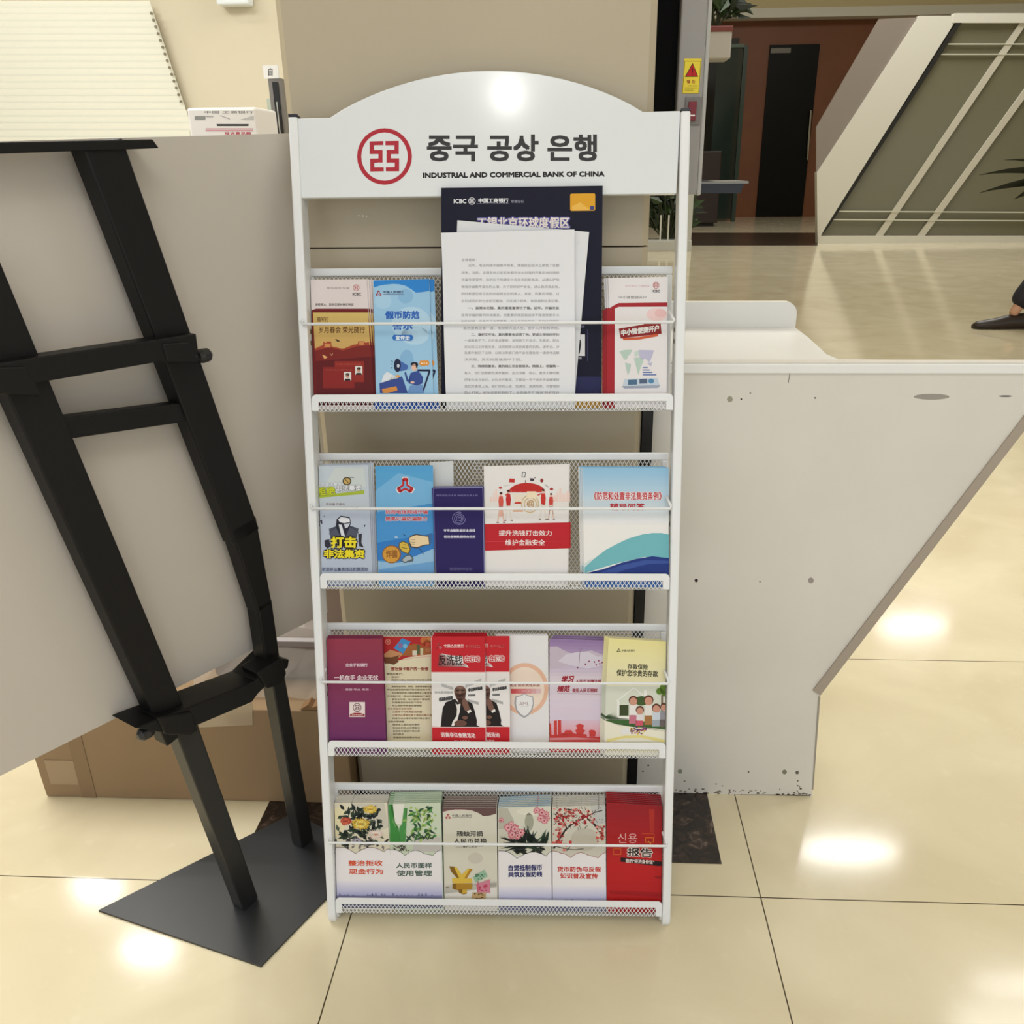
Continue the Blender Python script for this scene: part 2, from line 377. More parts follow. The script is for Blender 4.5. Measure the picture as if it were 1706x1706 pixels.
for (p, q, wd) in (((1578, 72), (1900, 72), 2), ((1565, 89), (1900, 89), 2), ((1392, 351), (1900, 354), 2), ((1380, 365), (1900, 368), 2)):
    gpoly('rail', [p, q, (q[0], q[1] + wd), (p[0], p[1] + wd)], 0.04, mat((215, 214, 196), 0.4), 0.02)
for (p, q) in (((1712, 30), (1466, 393)), ((1742, 110), (1536, 393))):
    gpoly('diagonal_bar', [(p[0] - 6, p[1]), (p[0] + 6, p[1]), (q[0] + 6, q[1]), (q[0] - 6, q[1])], 0.04, mat((210, 206, 190), 0.5), 0.03)

# greenish glass screen beside the dark cabinet
b = MB(); y = 24.0; a = on_y(1196, 80, y); c = on_y(1246, 80, y)
tg = bpy.data.materials.new('teal_glass'); tg.use_nodes = True; nt = tg.node_tree; pb = nt.nodes['Principled BSDF']; pb.inputs['Base Color'].default_value = lin((34, 52, 46)); pb.inputs['Roughness'].default_value = 0.15
tr = nt.nodes.new('ShaderNodeBsdfTransparent'); ms = nt.nodes.new('ShaderNodeMixShader'); ms.inputs[0].default_value = 0.35
nt.links.new(pb.outputs[0], ms.inputs[1]); nt.links.new(tr.outputs[0], ms.inputs[2]); nt.links.new(ms.outputs[0], nt.nodes['Material Output'].inputs[0])
sc = empty('glass_screen', (c.x, y, 0), 'tall dark green glass screen left of the black door', 'screen')
b.box((a.x, y, 0.05), (c.x - .1, y + .06, a.z), tg); b.build('pane', sc)
b = MB(); b.box((c.x - .1, y - .05, 0), (c.x, y + .1, a.z + .05), mat((52, 66, 58), 0.3)); b.box((a.x, y - .05, a.z), (c.x - .1, y + .1, a.z + .08), mat((78, 96, 80), 0.3)); b.build('frame', sc)
y = 22.0; a = on_y(1150, 252, y); c = on_y(1203, 252, y)
b = MB(); b.box((a.x, y, 0.08), (c.x, y + .6, a.z), mat((40, 26, 20), 0.45)); cb = b.build('cabinet', bevel=.02)
tag(cb, 'dark brown cabinet in front of the green glass screen', 'cabinet')
b = MB(); b.box((a.x + .08, y + .05, 0), (c.x - .08, y + .55, .08), mat((20, 15, 12), .6)); b.build('plinth', cb)

# tall white plant stand behind the machine, one planter at the foot and one on top
SY = 15.6
st = empty('plant_stand', on_y(1115, 413, SY), 'tall white plant stand half hidden behind the grey wall machine', 'plant stand')
SW = mat((206, 208, 204), 0.4, 'stand_white')
b = MB(); a = on_y(1078, 401, SY); c = on_y(1152, 412, SY); b.box((a.x, SY, 0.0), (c.x, SY + .5, a.z), SW); b.build('base_planter', st, bevel=.01)
for u in (1147, 1066):
    b = MB(); q = on_y(u, 400, SY); b.box((q.x - .05, SY + .02, a.z), (q.x + .05, SY + .12, 3.7), SW); b.build('upright', st)
for u in (1100, 1113, 1126):
    b = MB(); q = on_y(u, 400, SY); b.tube([(q.x, SY + .05, a.z - .02), (q.x, SY + .05, a.z + .42)], .014, mat((224, 226, 220), .4), 6); b.build('stake', st)
p0 = on_y(1150, 46, SY); p1 = on_y(1216, 98, SY)
b = MB(); b.box((p0.x, SY - .05, p1.z), (p1.x, SY + .5, p0.z - .02), mat((188, 184, 176), 0.4)); b.build('top_planter', st, bevel=.02)
b = MB(); b.box((p0.x - .01, SY - .06, p0.z - .07), (p1.x + .01, SY + .51, p0.z + .01), mat((122, 62, 58), 0.35)); b.build('rim', st, bevel=.01)
def leafy(name, label, c, rx, rz, n, L, cols, seed, droop=0.25):
    rr = random.Random(seed); root = empty(name, c, label, 'plant'); b = MB(); s = MB()
    for i in range(n):
        o = V((rr.uniform(-rx, rx), rr.uniform(-.06, .15), rr.uniform(.05, rz)))
        p = V(c) + o; d = V((o.x * 1.2 + rr.uniform(-.3, .3), rr.uniform(-.12, .5), rr.uniform(-droop, .7))).normalized(); d.z = max(d.z, -o.z / L * .7); sd = d.cross(V((rr.uniform(-1, 1), 1, rr.uniform(-1, 1)))).normalized(); ll = L * rr.uniform(.7, 1.3)
        mt = mat(cols[i % len(cols)], .4); nn = sd.cross(d) * ll * .12
        b.face([p, p + d * ll * .35 + sd * ll * .2 + nn, p + d * ll, p + d * ll * .35 - sd * ll * .2 + nn], mt)
        if i % 4 == 0: s.tube([V(c) + V((o.x * .25, 0, -.09)), p], .012, mat((52, 58, 32), .6), 5)
    b.build('foliage', root); s.build('stem', root)
    return root
leafy('potted_plant', 'dark green leafy plant in the white base planter beside the beige pillar', on_y(1112, 388, SY + .3), .38, .6, 150, .3, ((34, 52, 28), (22, 34, 22), (52, 74, 36)), 3)
leafy('potted_plant', 'dark green trailing plant at the top of the white stand beside the grey machine', on_y(1192, 31, SY + .2), .32, .45, 90, .34, ((26, 42, 20), (40, 64, 26), (20, 30, 16)), 5, .35)

# palm and visitor at the far right edge
py_ = 10.2; base = on_y(1775, 470, py_); pr_ = empty('potted_palm', (base.x, py_, 0), 'dark strap-leaved palm reaching in from the right edge before the glass', 'plant')
b = MB(); b.lathe((base.x, py_, 0), [(.16, 0), (.22, .04), (.3, .5), (.31, .52), (.27, .52)], mat((48, 34, 28), .4), 24); b.build('pot', pr_, smooth=False)
b = MB(); b.tube([(base.x, py_, .4), (base.x + .03, py_, .9), (base.x, py_, 1.25)], .03, mat((70, 58, 38), .7), 8); b.build('trunk', pr_)
for (ex, ez, wd, cz) in ((-.98, 1.42, .03, .12), (-1.22, 1.27, .045, .14), (-1.18, 1.09, .055, .1), (-.8, 1.02, .13, .16), (-.6, 1.75, .04, .2), (.4, 1.8, .05, .2), (.9, 1.35, .05, .2), (-.2, 1.95, .05, .1), (.6, 1.05, .06, .2)):
    b = MB(); c0 = V((base.x, py_, 1.22)); c1 = V((base.x + ex, py_ - .1, ez)); cm = (c0 + c1) / 2 + V((0, 0, cz)); P = []
    for i in range(9):
        t = i / 8; P.append(c0 * (1 - t) ** 2 + cm * 2 * t * (1 - t) + c1 * t * t)
    for i in range(8):
        w0 = wd * math.sin(PI * min(1, .12 + i / 8 * .9)) ; w1 = wd * math.sin(PI * min(1, .12 + (i + 1) / 8 * .9)) if i < 7 else .002
        up_ = V((0, -.5, .85)); b.face([P[i] - up_ * w0, P[i + 1] - up_ * w1, P[i + 1] + up_ * w1, P[i] + up_ * w0], mat((26, 32, 20), .4))
    b.build('leaf', pr_)

def skin(name, parent, pts, edges, rad, mt, root=0, lv=2):
    org = V(parent['_o']) if parent else V((0, 0, 0))
    me = bpy.data.meshes.new(name); me.from_pydata([V(p) - org for p in pts], edges, []); me.materials.append(mt)
    o = bpy.data.objects.new(name, me); COL.objects.link(o); o['_o'] = list(org); o.parent = parent
    s = o.modifiers.new('skin', 'SKIN'); s.use_smooth_shade = True
    for i, r in enumerate(rad):
        sv = me.skin_vertices[0].data[i]; sv.radius = (r, r) if not isinstance(r, tuple) else r; sv.use_root = (i == root)
    u = o.modifiers.new('sub', 'SUBSURF'); u.levels = lv; u.render_levels = lv
    return o
# person mid-stride, only the leading foot reaches into the picture
fp = on_floor(1640, 549); S = 1.2
ox, oy = fp.x + .27, fp.y + .05
pe = empty('person', (ox + .55, oy, 0), 'person in dark trousers and brown shoes striding in at the right edge', 'person')
def PP(x, y, z): return (ox + x * S, oy + y * S, z * S)
ank, kn, hp = PP(-.03, 0, .09), PP(.2, 0, .5), PP(.45, .05, .92)
ank2, kn2, hp2 = PP(.95, .25, .14), PP(.62, .22, .50), PP(.47, .2, .92)
sk = mat((196, 150, 120), .55, 'skin_tone')
pts = [PP(.46, .12, .98), PP(.45, .12, 1.2), PP(.43, .12, 1.42), PP(.415, .12, 1.54), PP(.405, .12, 1.62),
       hp, kn, ank, hp2, kn2, ank2, PP(.43, -.1, 1.4), PP(.52, -.16, 1.14), PP(.4, -.17, .92), PP(.43, .34, 1.4), PP(.36, .4, 1.14), PP(.24, .4, .94), PP(.395, .12, 1.69), PP(.4, .12, 1.77)]
body = skin('body', pe, pts, [(0, 1), (1, 2), (2, 3), (3, 4), (0, 5), (5, 6), (6, 7), (0, 8), (8, 9), (9, 10), (2, 11), (11, 12), (12, 13), (2, 14), (14, 15), (15, 16), (4, 17), (17, 18)],
     [.12, .11, .12, .055, .075, .09, .065, .045, .09, .065, .045, .06, .045, .035, .06, .045, .035, .098, .075], sk)
TRO = mat((24, 24, 34), .7, 'dark_trousers')
skin('trousers', pe, [PP(.46, .12, .98), hp, kn, PP(.0, 0, .15), hp2, kn2, PP(.88, .25, .24), PP(.455, .12, 1.08)], [(0, 1), (1, 2), (2, 3), (0, 4), (4, 5), (5, 6), (0, 7)], [.15, .125, .11, .11, .125, .11, .11, .15], TRO, 7)
skin('jacket', pe, [PP(.46, .12, .86), PP(.45, .12, 1.15), PP(.43, .12, 1.38), PP(.43, -.1, 1.4), PP(.52, -.16, 1.14), PP(.42, -.17, .98), PP(.43, .34, 1.4), PP(.36, .4, 1.14), PP(.26, .4, 1.0), PP(.42, .12, 1.5)],
     [(0, 1), (1, 2), (2, 3), (3, 4), (4, 5), (2, 6), (6, 7), (7, 8), (2, 9)], [.2, .185, .17, .085, .07, .06, .085, .07, .06, .085], mat((70, 74, 84), .7, 'grey_jacket'))
b = MB(); b.lathe(PP(.43, .12, 1.7), [(.118, -.01), (.132, .05), (.122, .1), (.08, .14), (.01, .155)], mat((20, 18, 17), .5), 16, (.35, 0, 1)); b.build('hair', pe, smooth=True)
b = MB()
for sy_ in (-.035, .035):
    b.lathe(PP(.3, .12 + sy_, 1.69), [(.001, -.016), (.013, -.008), (.016, 0), (.013, .008), (.001, .016)], mat((40, 30, 26), .3), 8, (1, 0, 0))
b.build('eyes', pe, smooth=True)['kind'] = 'stuff'
b = MB(); b.tube([PP(.31, .12, 1.69), PP(.285, .12, 1.655), PP(.305, .12, 1.645)], .014, sk, 6); b.build('nose', pe, smooth=True)
for (hx, hy, hz, si) in ((.4, -.17, .92, 1), (.24, .4, .94, -1)):
    hp_ = [PP(hx, hy, hz + .03), PP(hx - .01, hy, hz - .06)]; he = [(0, 1)]; hr = [(.03, .04), (.025, .045)]
    for f in range(4):
        o_ = (f - 1.5) * .021; k0 = len(hp_); ln = (.075, .085, .08, .06)[f]
        hp_ += [PP(hx - .012 + o_ * .9, hy + o_ * .3, hz - .09), PP(hx - .02 + o_, hy + o_ * .3 + .012 * si, hz - .09 - ln * .5), PP(hx - .022 + o_, hy + o_ * .3 + .03 * si, hz - .09 - ln)]; he += [(1, k0), (k0, k0 + 1), (k0 + 1, k0 + 2)]; hr += [.011, .01, .008]
    k0 = len(hp_); hp_ += [PP(hx - .045, hy + .012 * si, hz - .05), PP(hx - .062, hy + .02 * si, hz - .085)]; he += [(0, k0), (k0, k0 + 1)]; hr += [.013, .009]
    skin('hand', pe, hp_, he, hr, sk, 0, 1)
SH = mat((44, 34, 28), .4, 'brown_shoe')
for (bx, by, bz) in ((0, 0, 0), (.93, .25, .05)):
    b = MB(); x0, y0, z0 = PP(bx, by, bz); rows = [(-.26, .02, .035, .012), (-.23, .045, .06, .012), (-.12, .055, .085, .01), (-.02, .045, .12, .01), (.06, .048, .13, .01), (.1, .03, .10, .015)]
    vs = []
    for (dx, hw, hh, lo) in rows:
        for j in range(10):
            t = 2 * PI * j / 10; vs.append((x0 + dx * S * 1.15, y0 + math.cos(t) * hw * S, z0 + max(0.002, (lo + (hh - lo) * (0.5 + 0.5 * math.sin(t))) * S * .9 if math.sin(t) > -.5 else .004)))
    fs = [(i * 10 + j, i * 10 + (j + 1) % 10, i * 10 + 10 + (j + 1) % 10, i * 10 + 10 + j) for i in range(5) for j in range(10)] + [tuple(range(9, -1, -1)), tuple(range(50, 60))]
    b.raw(vs, fs, SH); b.build('shoe', pe, smooth=True)

# grey machine fixed to the pillar's right flank
MY = 1.72
mc = empty('wall_machine', on_y(1150, 325, MY), 'tall grey wall machine with yellow warning sticker and red rocker switch', 'machine')
GREY = mat((150, 146, 142), 0.4, 'grey_casing'); BLK = mat((7, 7, 8), 0.7, 'black_side', spec=.1)
zb = on_y(1150, 324, MY).z; xa = on_y(1136, 0, MY).x; xb = on_y(1180, 0, MY).x; xc = on_y(1188, 0, MY).x
b = MB(); b.box((xa, MY, zb), (xb, MY + .22, 2.15), GREY); b.build('casing', mc, bevel=.003)
b = MB(); b.box((xb, MY + .004, zb - .002), (xc, MY + .24, 2.15), mat((176, 174, 168), .4)); b.build('side_cover', mc, bevel=.003)
b = MB(); b.box((pr - .003, MY + .03, on_y(1110, 312, MY + .03).z), (xa - .0005, MY + .2, 2.15), BLK); b.build('mounting_bracket', mc)
A = Art((0, MY, 0), (0, -1, 0), 1080, 0, 240 / 1706); A.l = 6
b = MB(); q = [A.at(x, y, 0) for x, y in ((428, 692), (632, 692), (600, 1110), (398, 1110))]; b.prism([p + V((0, -.0006, 0)) for p in q], (0, .0006, 0), mat((232, 208, 40), .4)); A.mb = b
A.l = 8; A.line([(432, 725), (622, 725), (596, 1105), (404, 1105), (432, 725)], 5, (60, 52, 20))
A.poly([(525, 745), (592, 910), (432, 912)], (40, 20, 20)); A.up().poly([(525, 762), (580, 902), (446, 904)], (190, 34, 34)); A.up().rect(518, 805, 528, 862, (30, 12, 12)); A.rect(516, 872, 528, 886, (30, 12, 12))
A.l = 8; A.text('警 告', 455, 950, 556, 988, (150, 60, 30), .02); A.text('本设备内有高压电', 470, 1008, 578, 1026, (96, 80, 24)); A.text('非专业人员请勿打开', 432, 1034, 574, 1052, (96, 80, 24)); A.text('以防触电危险', 428, 1062, 540, 1078, (96, 80, 24))
b.build('warning_sticker', mc, org=mc['_o'])
A = Art((0, MY, 0), (0, -1, 0), 1080, 0, 240 / 1706)
b = MB(); b.prism([A.at(x, y, 0) for x, y in ((440, 1150), (635, 1150), (610, 1480), (420, 1480))], (0, -.004, 0), mat((118, 114, 110), .4)); b.build('switch_plate', mc, bevel=.001)
b = MB(); b.prism([A.at(x, y, 0) + V((0, -.004, 0)) for x, y in ((476, 1206), (570, 1206), (552, 1430), (455, 1430))], (0, -.006, 0), mat((122, 22, 32), .25)); sw = b.build('rocker_switch', mc, bevel=.001)
b = MB(); b.prism([A.at(x, y, 0) + V((0, -.0102, 0)) for x, y in ((470, 1362), (544, 1362), (543, 1378), (469, 1378))], (0, -.0006, 0), mat((245, 240, 235), .3)); b.build('switch_mark', sw)
TY = MY + .1
q = [on_y(u, v, TY) for u, v in ((1164, 297), (1240, 303), (1233, 322), (1162, 322))]
b = MB(); b.prism([q[0] + V((0, 0, -.003)), q[1] + V((0, 0, -.003)), q[2], q[3]], (0, .12, 0), mat((20, 24, 32), .3)); ty = b.build('tray', mc)
b = MB(); b.box((q[0].x - .004, TY - .004, q[1].z - .003), (q[1].x + .008, TY + .125, q[1].z + .0015), mat((128, 128, 122), .3)); b.build('tray_rim', ty)

# ---------------------------------------------------------------- white counter with its raised back ledge
KY = 1.645; zc = on_y(1130, 606, KY).z
ct = empty('counter', (on_y(1200, 1325, KY).x, KY, 0), 'worn white laminate counter with raised back ledge right of the brochure rack', 'counter')
def lam():
    mt = mat((222, 218, 210), 0.42, 'worn_laminate', noise=0.035, scale=4); return mt
LAM = lam(); TOP = mat((238, 238, 236), 0.35, 'white_top', noise=.015, scale=6)
xl = on_y(1083, 800, KY).x
b = MB(); P = [on_y(u, v, KY) for u, v in ((1240, 604), (1760, 604), (1760, 652), (1706, 716), (1365, 1158))] + [V((0.577, KY, 0.0))]
P[0] = V((xl, KY, P[0].z)); P[1].z = P[0].z; P.append(V((xl, KY, 0.0)))
b.prism(P, (0, .028, 0), LAM); fpn = b.build('front_panel', ct)
b = MB(); pp = [(1706, 700), (1365, 1148), (1354, 1325), (1346, 1325), (1358, 1160)]
b.prism([on_y(u, v, KY) for u, v in ((1720, 697.5), (1366, 1157), (1354, 1149), (1708, 689))], (0, -.004, 0), mat((168, 156, 142), .5)); b.build('edge_band', fpn)
b = MB(); xr = 0.577
b.prism([V((xr - .002, KY - .001, 0.02)), V((xr + .0012, KY - .001, 0.02)), on_y(1366.5, 1160, KY) + V((0, -.001, 0)), on_y(1363, 1160, KY) + V((0, -.001, 0))], (0, .03, 0), mat((160, 152, 140), .5)); b.build('edge_strip', fpn)
b = MB(); A = Art((0, KY, 0), (0, -1, 0), mb=b)
for (x, y, r, c) in ((1216, 665, 5, (158, 156, 138)), (1235, 665, 1.6, (60, 54, 48)), (1358, 663, 1.4, (60, 54, 48)), (1160, 967, 3, (48, 42, 40)), (1351, 967, 5, (160, 152, 146)), (1266, 969, 1.2, (80, 72, 66)), (1307, 1286, 4, (126, 126, 108)), (1328, 1287, 3, (100, 98, 88)), (1133, 1285, 4, (140, 146, 126)), (1247, 1286, 1.5, (90, 84, 74)), (1080, 1275, 1.6, (70, 62, 50)), (1071, 1285, 1.4, (80, 72, 62)), (1329, 1301, 1.3, (70, 62, 50)), (1329, 1309, 1.3, (70, 62, 50)), (1136, 665, 1.4, (60, 54, 48)), (1250, 655, 1.5, (150, 150, 140))):
    A.ell(x, y, r, r, c, 10)
A.line([(1318, 606), (1316, 622), (1313, 638)], 1.1, (72, 66, 60)); A.line([(1264, 610), (1263, 622)], .8, (150, 140, 132))
A.ell(1552, 661, 30, 5, (160, 154, 146), 18); A.ell(1675, 660, 11, 1.5, (84, 80, 74), 12)
rr = random.Random(4)
for i in range(70):
    x = rr.uniform(1122, 1350); y = 1325 - abs(rr.gauss(0, 7)); A.ell(x, y, rr.uniform(.6, 3.5), rr.uniform(.4, 1.6), rr.choice(((92, 86, 76), (112, 104, 94), (132, 124, 112))), 7)
A.line([(1120, 1324), (1350, 1325)], 2, (92, 84, 70))
b.build('scuff_mark', fpn)['kind'] = 'stuff'
zt_ = zc; q = [on_plane(u, v, V((0, 0, zt_)), V((0, 0, 1))) for u, v in ((1325, 545), (1345, 560), (1362, 575), (1378, 590), (1398, 598))]
b = MB(); pts = [V((xl, KY - .006, zt_)), V((1.05, KY - .006, zt_)), V((1.05, KY + .03, zt_))] + [V((p.x, max(p.y, KY + .03), zt_)) for p in q[::-1]] + [V((xl, q[0].y, zt_))]
b.prism(pts, (0, 0, -.018), TOP); b.build('top', ct, bevel=.002)
BYk = q[0].y; zt2 = on_y(1200, 503, BYk).z; zt1 = zt_
b = MB(); xr = q[0].x; r_ = .028; arc = [V((xr - r_ + r_ * math.sin(t), BYk - .001, zt2 - r_ + r_ * math.cos(t))) for t in [PI / 2 * i / 6 for i in range(7)]]
b.prism([V((xl, BYk - .001, zt2))] + arc + [V((xr, BYk - .001, zt1 - .018)), V((xl, BYk - .001, zt1 - .018))], (0, .02, 0), TOP, mat((236, 234, 222), .4)); b.build('back_ledge', ct)
b = MB(); b.prism([V((xl, KY + .029, .002)), V((q[-2].x - .004, KY + .029, .002))] + [V((p.x - .004, max(p.y, KY + .03), .002)) for p in q[-2::-1]] + [V((xl, BYk - .002, .002))], (0, 0, zt1 - .0205), LAM); b.build('cabinet_body', ct)
b = MB(); x0 = on_y(1068, 700, KY).x; b.box((pr + .002, KY - .018, 0.004), (xl - .001, KY + .03, zt_ + .005), mat((16, 15, 16), .4)); b.build('dark_gap_strip', ct)  # black strip in place of the shaded gap between pillar and counter

# ---------------------------------------------------------------- black display easel holding a big grey board
ea = math.radians(30); E_ = V((math.sin(ea), math.cos(ea), 0)); NB = V((math.cos(ea), -math.sin(ea), 0))      # easel plane, NB towards the viewer
EP = on_floor(408, 1505)
def ep(u, v, d=0.0): return on_plane(u, v, EP + NB * d, NB)
es = empty('display_easel', on_floor(430, 1470), 'black steel display easel on a flat base plate, carrying the big grey board', 'easel')
es['_o'] = list(es.location)
b = MB(); FA = on_floor(165, 1519); FB = on_floor(435, 1612); F1 = on_floor(545, 1498); FD = on_floor(490, 1357); F2 = on_floor(536, 1381)
d1_ = F1 - FB; d2_ = F2 - FD; kk = ((FD - FB).x * d2_.y - (FD - FB).y * d2_.x) / (d1_.x * d2_.y - d1_.y * d2_.x); FC = FB + d1_ * kk
b.prism([FA, FB, FC, FD], (0, 0, .005), mat((46, 48, 51), .3, 'dark_base_plate', noise=.05, scale=30)); b.build('base_plate', es)
def rect_bar(name, p0, p1, w0, w1=None, dep=.03, par=es, bev=.003, mt=BLACK):
    b = MB(); b.bar(p0, p1, w0, dep, E_, mt, w1, dep); return b.build(name, par, bevel=bev)
def post(name, segs, par=es):
    for i, (p0, p1, w0, w1) in enumerate(segs): rect_bar(name, p0, p1, w0, w1, .035)
LP = [ep(-52, 440), ep(69, 720), ep(192, 1000), ep(290, 1222)]
FL = on_floor(410, 1505)
post('post', [(LP[0], LP[3], .062, .054)])
lowL = rect_bar('lower_post', ep(300, 1205, .0), FL + V((0, 0, .006)), .043, .038, .036, mt=mat((30, 30, 31), .4, 'satin_black_tube'))
RT = [ep(160, 238), ep(402, 892)]
post('post', [(RT[0], RT[1], .064, .058), (ep(396, 868), ep(432, 1010), .056, .034), (ep(431, 1000), ep(450, 1132), .034, .034)])
FR = on_floor(505, 1404)
rect_bar('lower_post', ep(452, 1112), FR + V((0, 0, .006)), .032, .034, .034, mt=mat((30, 30, 31), .4, 'satin_black_tube'))
# rails
def rail(name, a, c, h, dep, d=.02):
    b = MB(); p0 = ep(*a, d); p1 = ep(*c, d); b.bar(p0, p1, h, dep, V((0, 0, 1)), BLACK); return b.build(name, es, bevel=.002)
rail('crossbar', (-60, 632), (318, 572), .034, .034); rail('crossbar', (92, 713), (338, 680), .032, .026, .0)
b = MB(); b.prism([ep(u, v, .024) for u, v in ((-80, 238), (255, 232), (266, 247), (-80, 259))], NB * -.05, BLACK); b.build('top_clamp_bar', es, bevel=.002)
b = MB(); b.prism([ep(u, v, .035) for u, v in ((225, 1213), (262, 1198), (300, 1184), (425, 1135), (462, 1098), (472, 1098), (482, 1099), (480, 1112), (452, 1134), (430, 1156), (420, 1170), (330, 1208), (305, 1222), (270, 1221))], NB * -.068, BLACK); b.build('tray', es, bevel=.002)
b = MB(); b.prism([ep(u, v, .04) for u, v in ((262, 1196), (320, 1186), (330, 1218), (318, 1226), (276, 1224))], NB * -.05, BLACK); b.build('clamp', es, bevel=.003)
b = MB(); b.prism([ep(u, v, .04) for u, v in ((428, 1122), (470, 1096), (478, 1122), (470, 1140), (446, 1148))], NB * -.05, BLACK); b.build('clamp', es, bevel=.003)
b = MB(); b.prism([ep(u, v, .04) for u, v in ((270, 572), (316, 569), (324, 588), (334, 604), (280, 604))], NB * -.05, BLACK); b.build('clamp', es, bevel=.003)
b = MB(); b.prism([ep(u, v, .04) for u, v in ((-20, 612), (44, 610), (62, 640), (70, 660), (-20, 656))], NB * -.05, BLACK); b.build('clamp', es, bevel=.003)
KN = mat((30, 29, 30), .35, 'black_plastic')
for (u, v, a0, rx, rz) in ((341, 592, -E_, .016, .009), (240, 1222, E_, .016, .009), (8, 642, E_, .016, .009)):
    c = ep(u, v, .02); b = MB(); b.lathe(c - E_ * .03 * (1 if u > 300 else -1), [(.006, 0), (.006, .014), (.010, .016), (.012, .024), (.011, .036), (.005, .042)], KN, 16, E_ if u > 300 else -E_); b.build('knob', es, smooth=False)
# the board rests on the tray on the far side of the posts
bd = MB(); q = [ep(u, v, -.035) for u, v in ((-90, 238), (488, 222), (546, 1020), (-90, 1338))]
bd.prism(q, NB * -.012, mat((202, 194, 184), .55, 'grey_board_back', noise=.012, scale=2)); tag(bd.build('display_board'), 'large plain grey board standing on the black easel, seen from behind', 'board')

# ---------------------------------------------------------------- carton and plastic wrapped bundle by the pillar
CB = mat((150, 124, 92), .75, 'corrugated_cardboard', noise=.05, scale=5)
zc_ = on_y(490, 1184, 1.58).z; bx0 = on_y(78, 1328, 1.58).x; bx1 = pl - .004
cb = empty('cardboard_box', ((bx0 + bx1) / 2, 1.58, 0), 'long brown cardboard carton lying on the floor beside the pillar behind the easel', 'box')
b = MB(); 
prof = [V((bx0 + .0, 1.58, 0.001)), V((bx1, 1.58, 0.001)), V((bx1, 1.58, zc_)), V((bx0 - .008, 1.58, zc_)), V((bx0 - .012, 1.58, zc_ * .72)), V((bx0 - .004, 1.58, zc_ * .4))]
b.prism(prof, (0, .34, 0), CB); b.build('carton', cb, bevel=.003)
b = MB(); tp = mat((158, 134, 104), .3, 'clear_tape', coat=.4); b.box((bx0 + .09, 1.5785, 0.002), (bx0 + .125, 1.5795, zc_), mat((138, 112, 82), .6)); b.build('folded_flap', cb)
b = MB(); b.box((bx0 + .004, 1.5782, zc_ * .62), (bx0 + .075, 1.5795, zc_ * .95), tp); b.build('tape', cb)
b = MB(); b.box((bx0 + .02, 1.5782, zc_ * .15), (bx0 + .09, 1.5795, zc_ * .42), tp); b.build('tape', cb)
tq = [on_y(u, v, 1.5785) for u, v in ((330, 1206), (420, 1170), (421, 1208), (332, 1212))]
b = MB(); b.prism(tq, (0, .001, 0), mat((178, 158, 130), .2, coat=.6)); b.build('tape', cb)
b = MB(); q = on_y(514, 1183, 1.578); b.prism([q + V(p) for p in ((-.02, 0, 0), (.03, 0, 0), (.022, 0, .012), (.008, 0, .006), (0, 0, .014), (-.012, 0, .006))], (0, .03, 0), mat((136, 102, 68), .7)); b.build('torn_lip', cb)
bu = empty('wrapped_bundle', (-.62, 1.72, zc_), 'bundle wrapped in clear plastic, grey and red, lying on the brown carton', 'bundle')
b = MB(); b.box((-.86, 1.70, zc_ + .002), (-.535, 1.88, zc_ + .11), mat((118, 106, 100), .3, noise=.1, scale=9)); b.build('grey_pack', bu, bevel=.015)
b = MB(); b.box((-.60, 1.72, zc_ + .114), (-.53, 1.86, zc_ + .36), mat((150, 132, 122), .4)); b.box((-.575, 1.716, zc_ + .25), (-.535, 1.7195, zc_ + .35), mat((176, 66, 52), .4)); b.build('red_printed_pack', bu)
b = MB(); b.box((-.529, 1.715, zc_ + .112), (-.523, 1.86, zc_ + .38), mat((84, 44, 40), .4)); b.build('pack_edge', bu)
PLA = bpy.data.materials.new('clear_film'); PLA.use_nodes = True; nt = PLA.node_tree; pb = nt.nodes['Principled BSDF']; pb.inputs['Base Color'].default_value = lin((210, 204, 196)); pb.inputs['Roughness'].default_value = .12
tr = nt.nodes.new('ShaderNodeBsdfTransparent'); ms = nt.nodes.new('ShaderNodeMixShader'); ms.inputs[0].default_value = .72
nt.links.new(pb.outputs[0], ms.inputs[1]); nt.links.new(tr.outputs[0], ms.inputs[2]); nt.links.new(ms.outputs[0], nt.nodes['Material Output'].inputs[0])
b = MB(); rr = random.Random(2); vs = []; nx, ny = 14, 8
for j in range(ny):
    for i in range(nx):
        t = j / (ny - 1); x = -.88 + .35 * i / (nx - 1); z = zc_ + .006 + .125 * math.sin(min(1, t * 1.1) * PI / 2) + rr.uniform(-.004, .006); y = 1.62 + .2 * t + rr.uniform(-.006, .006) * (0 if j == 0 else 1)
        vs.append((x, y, z + (.01 if t > .4 else 0)))
b.raw(vs, [(j * nx + i, j * nx + i + 1, j * nx + nx + i + 1, j * nx + nx + i) for j in range(ny - 1) for i in range(nx - 1)], PLA); b.build('plastic_film', bu)

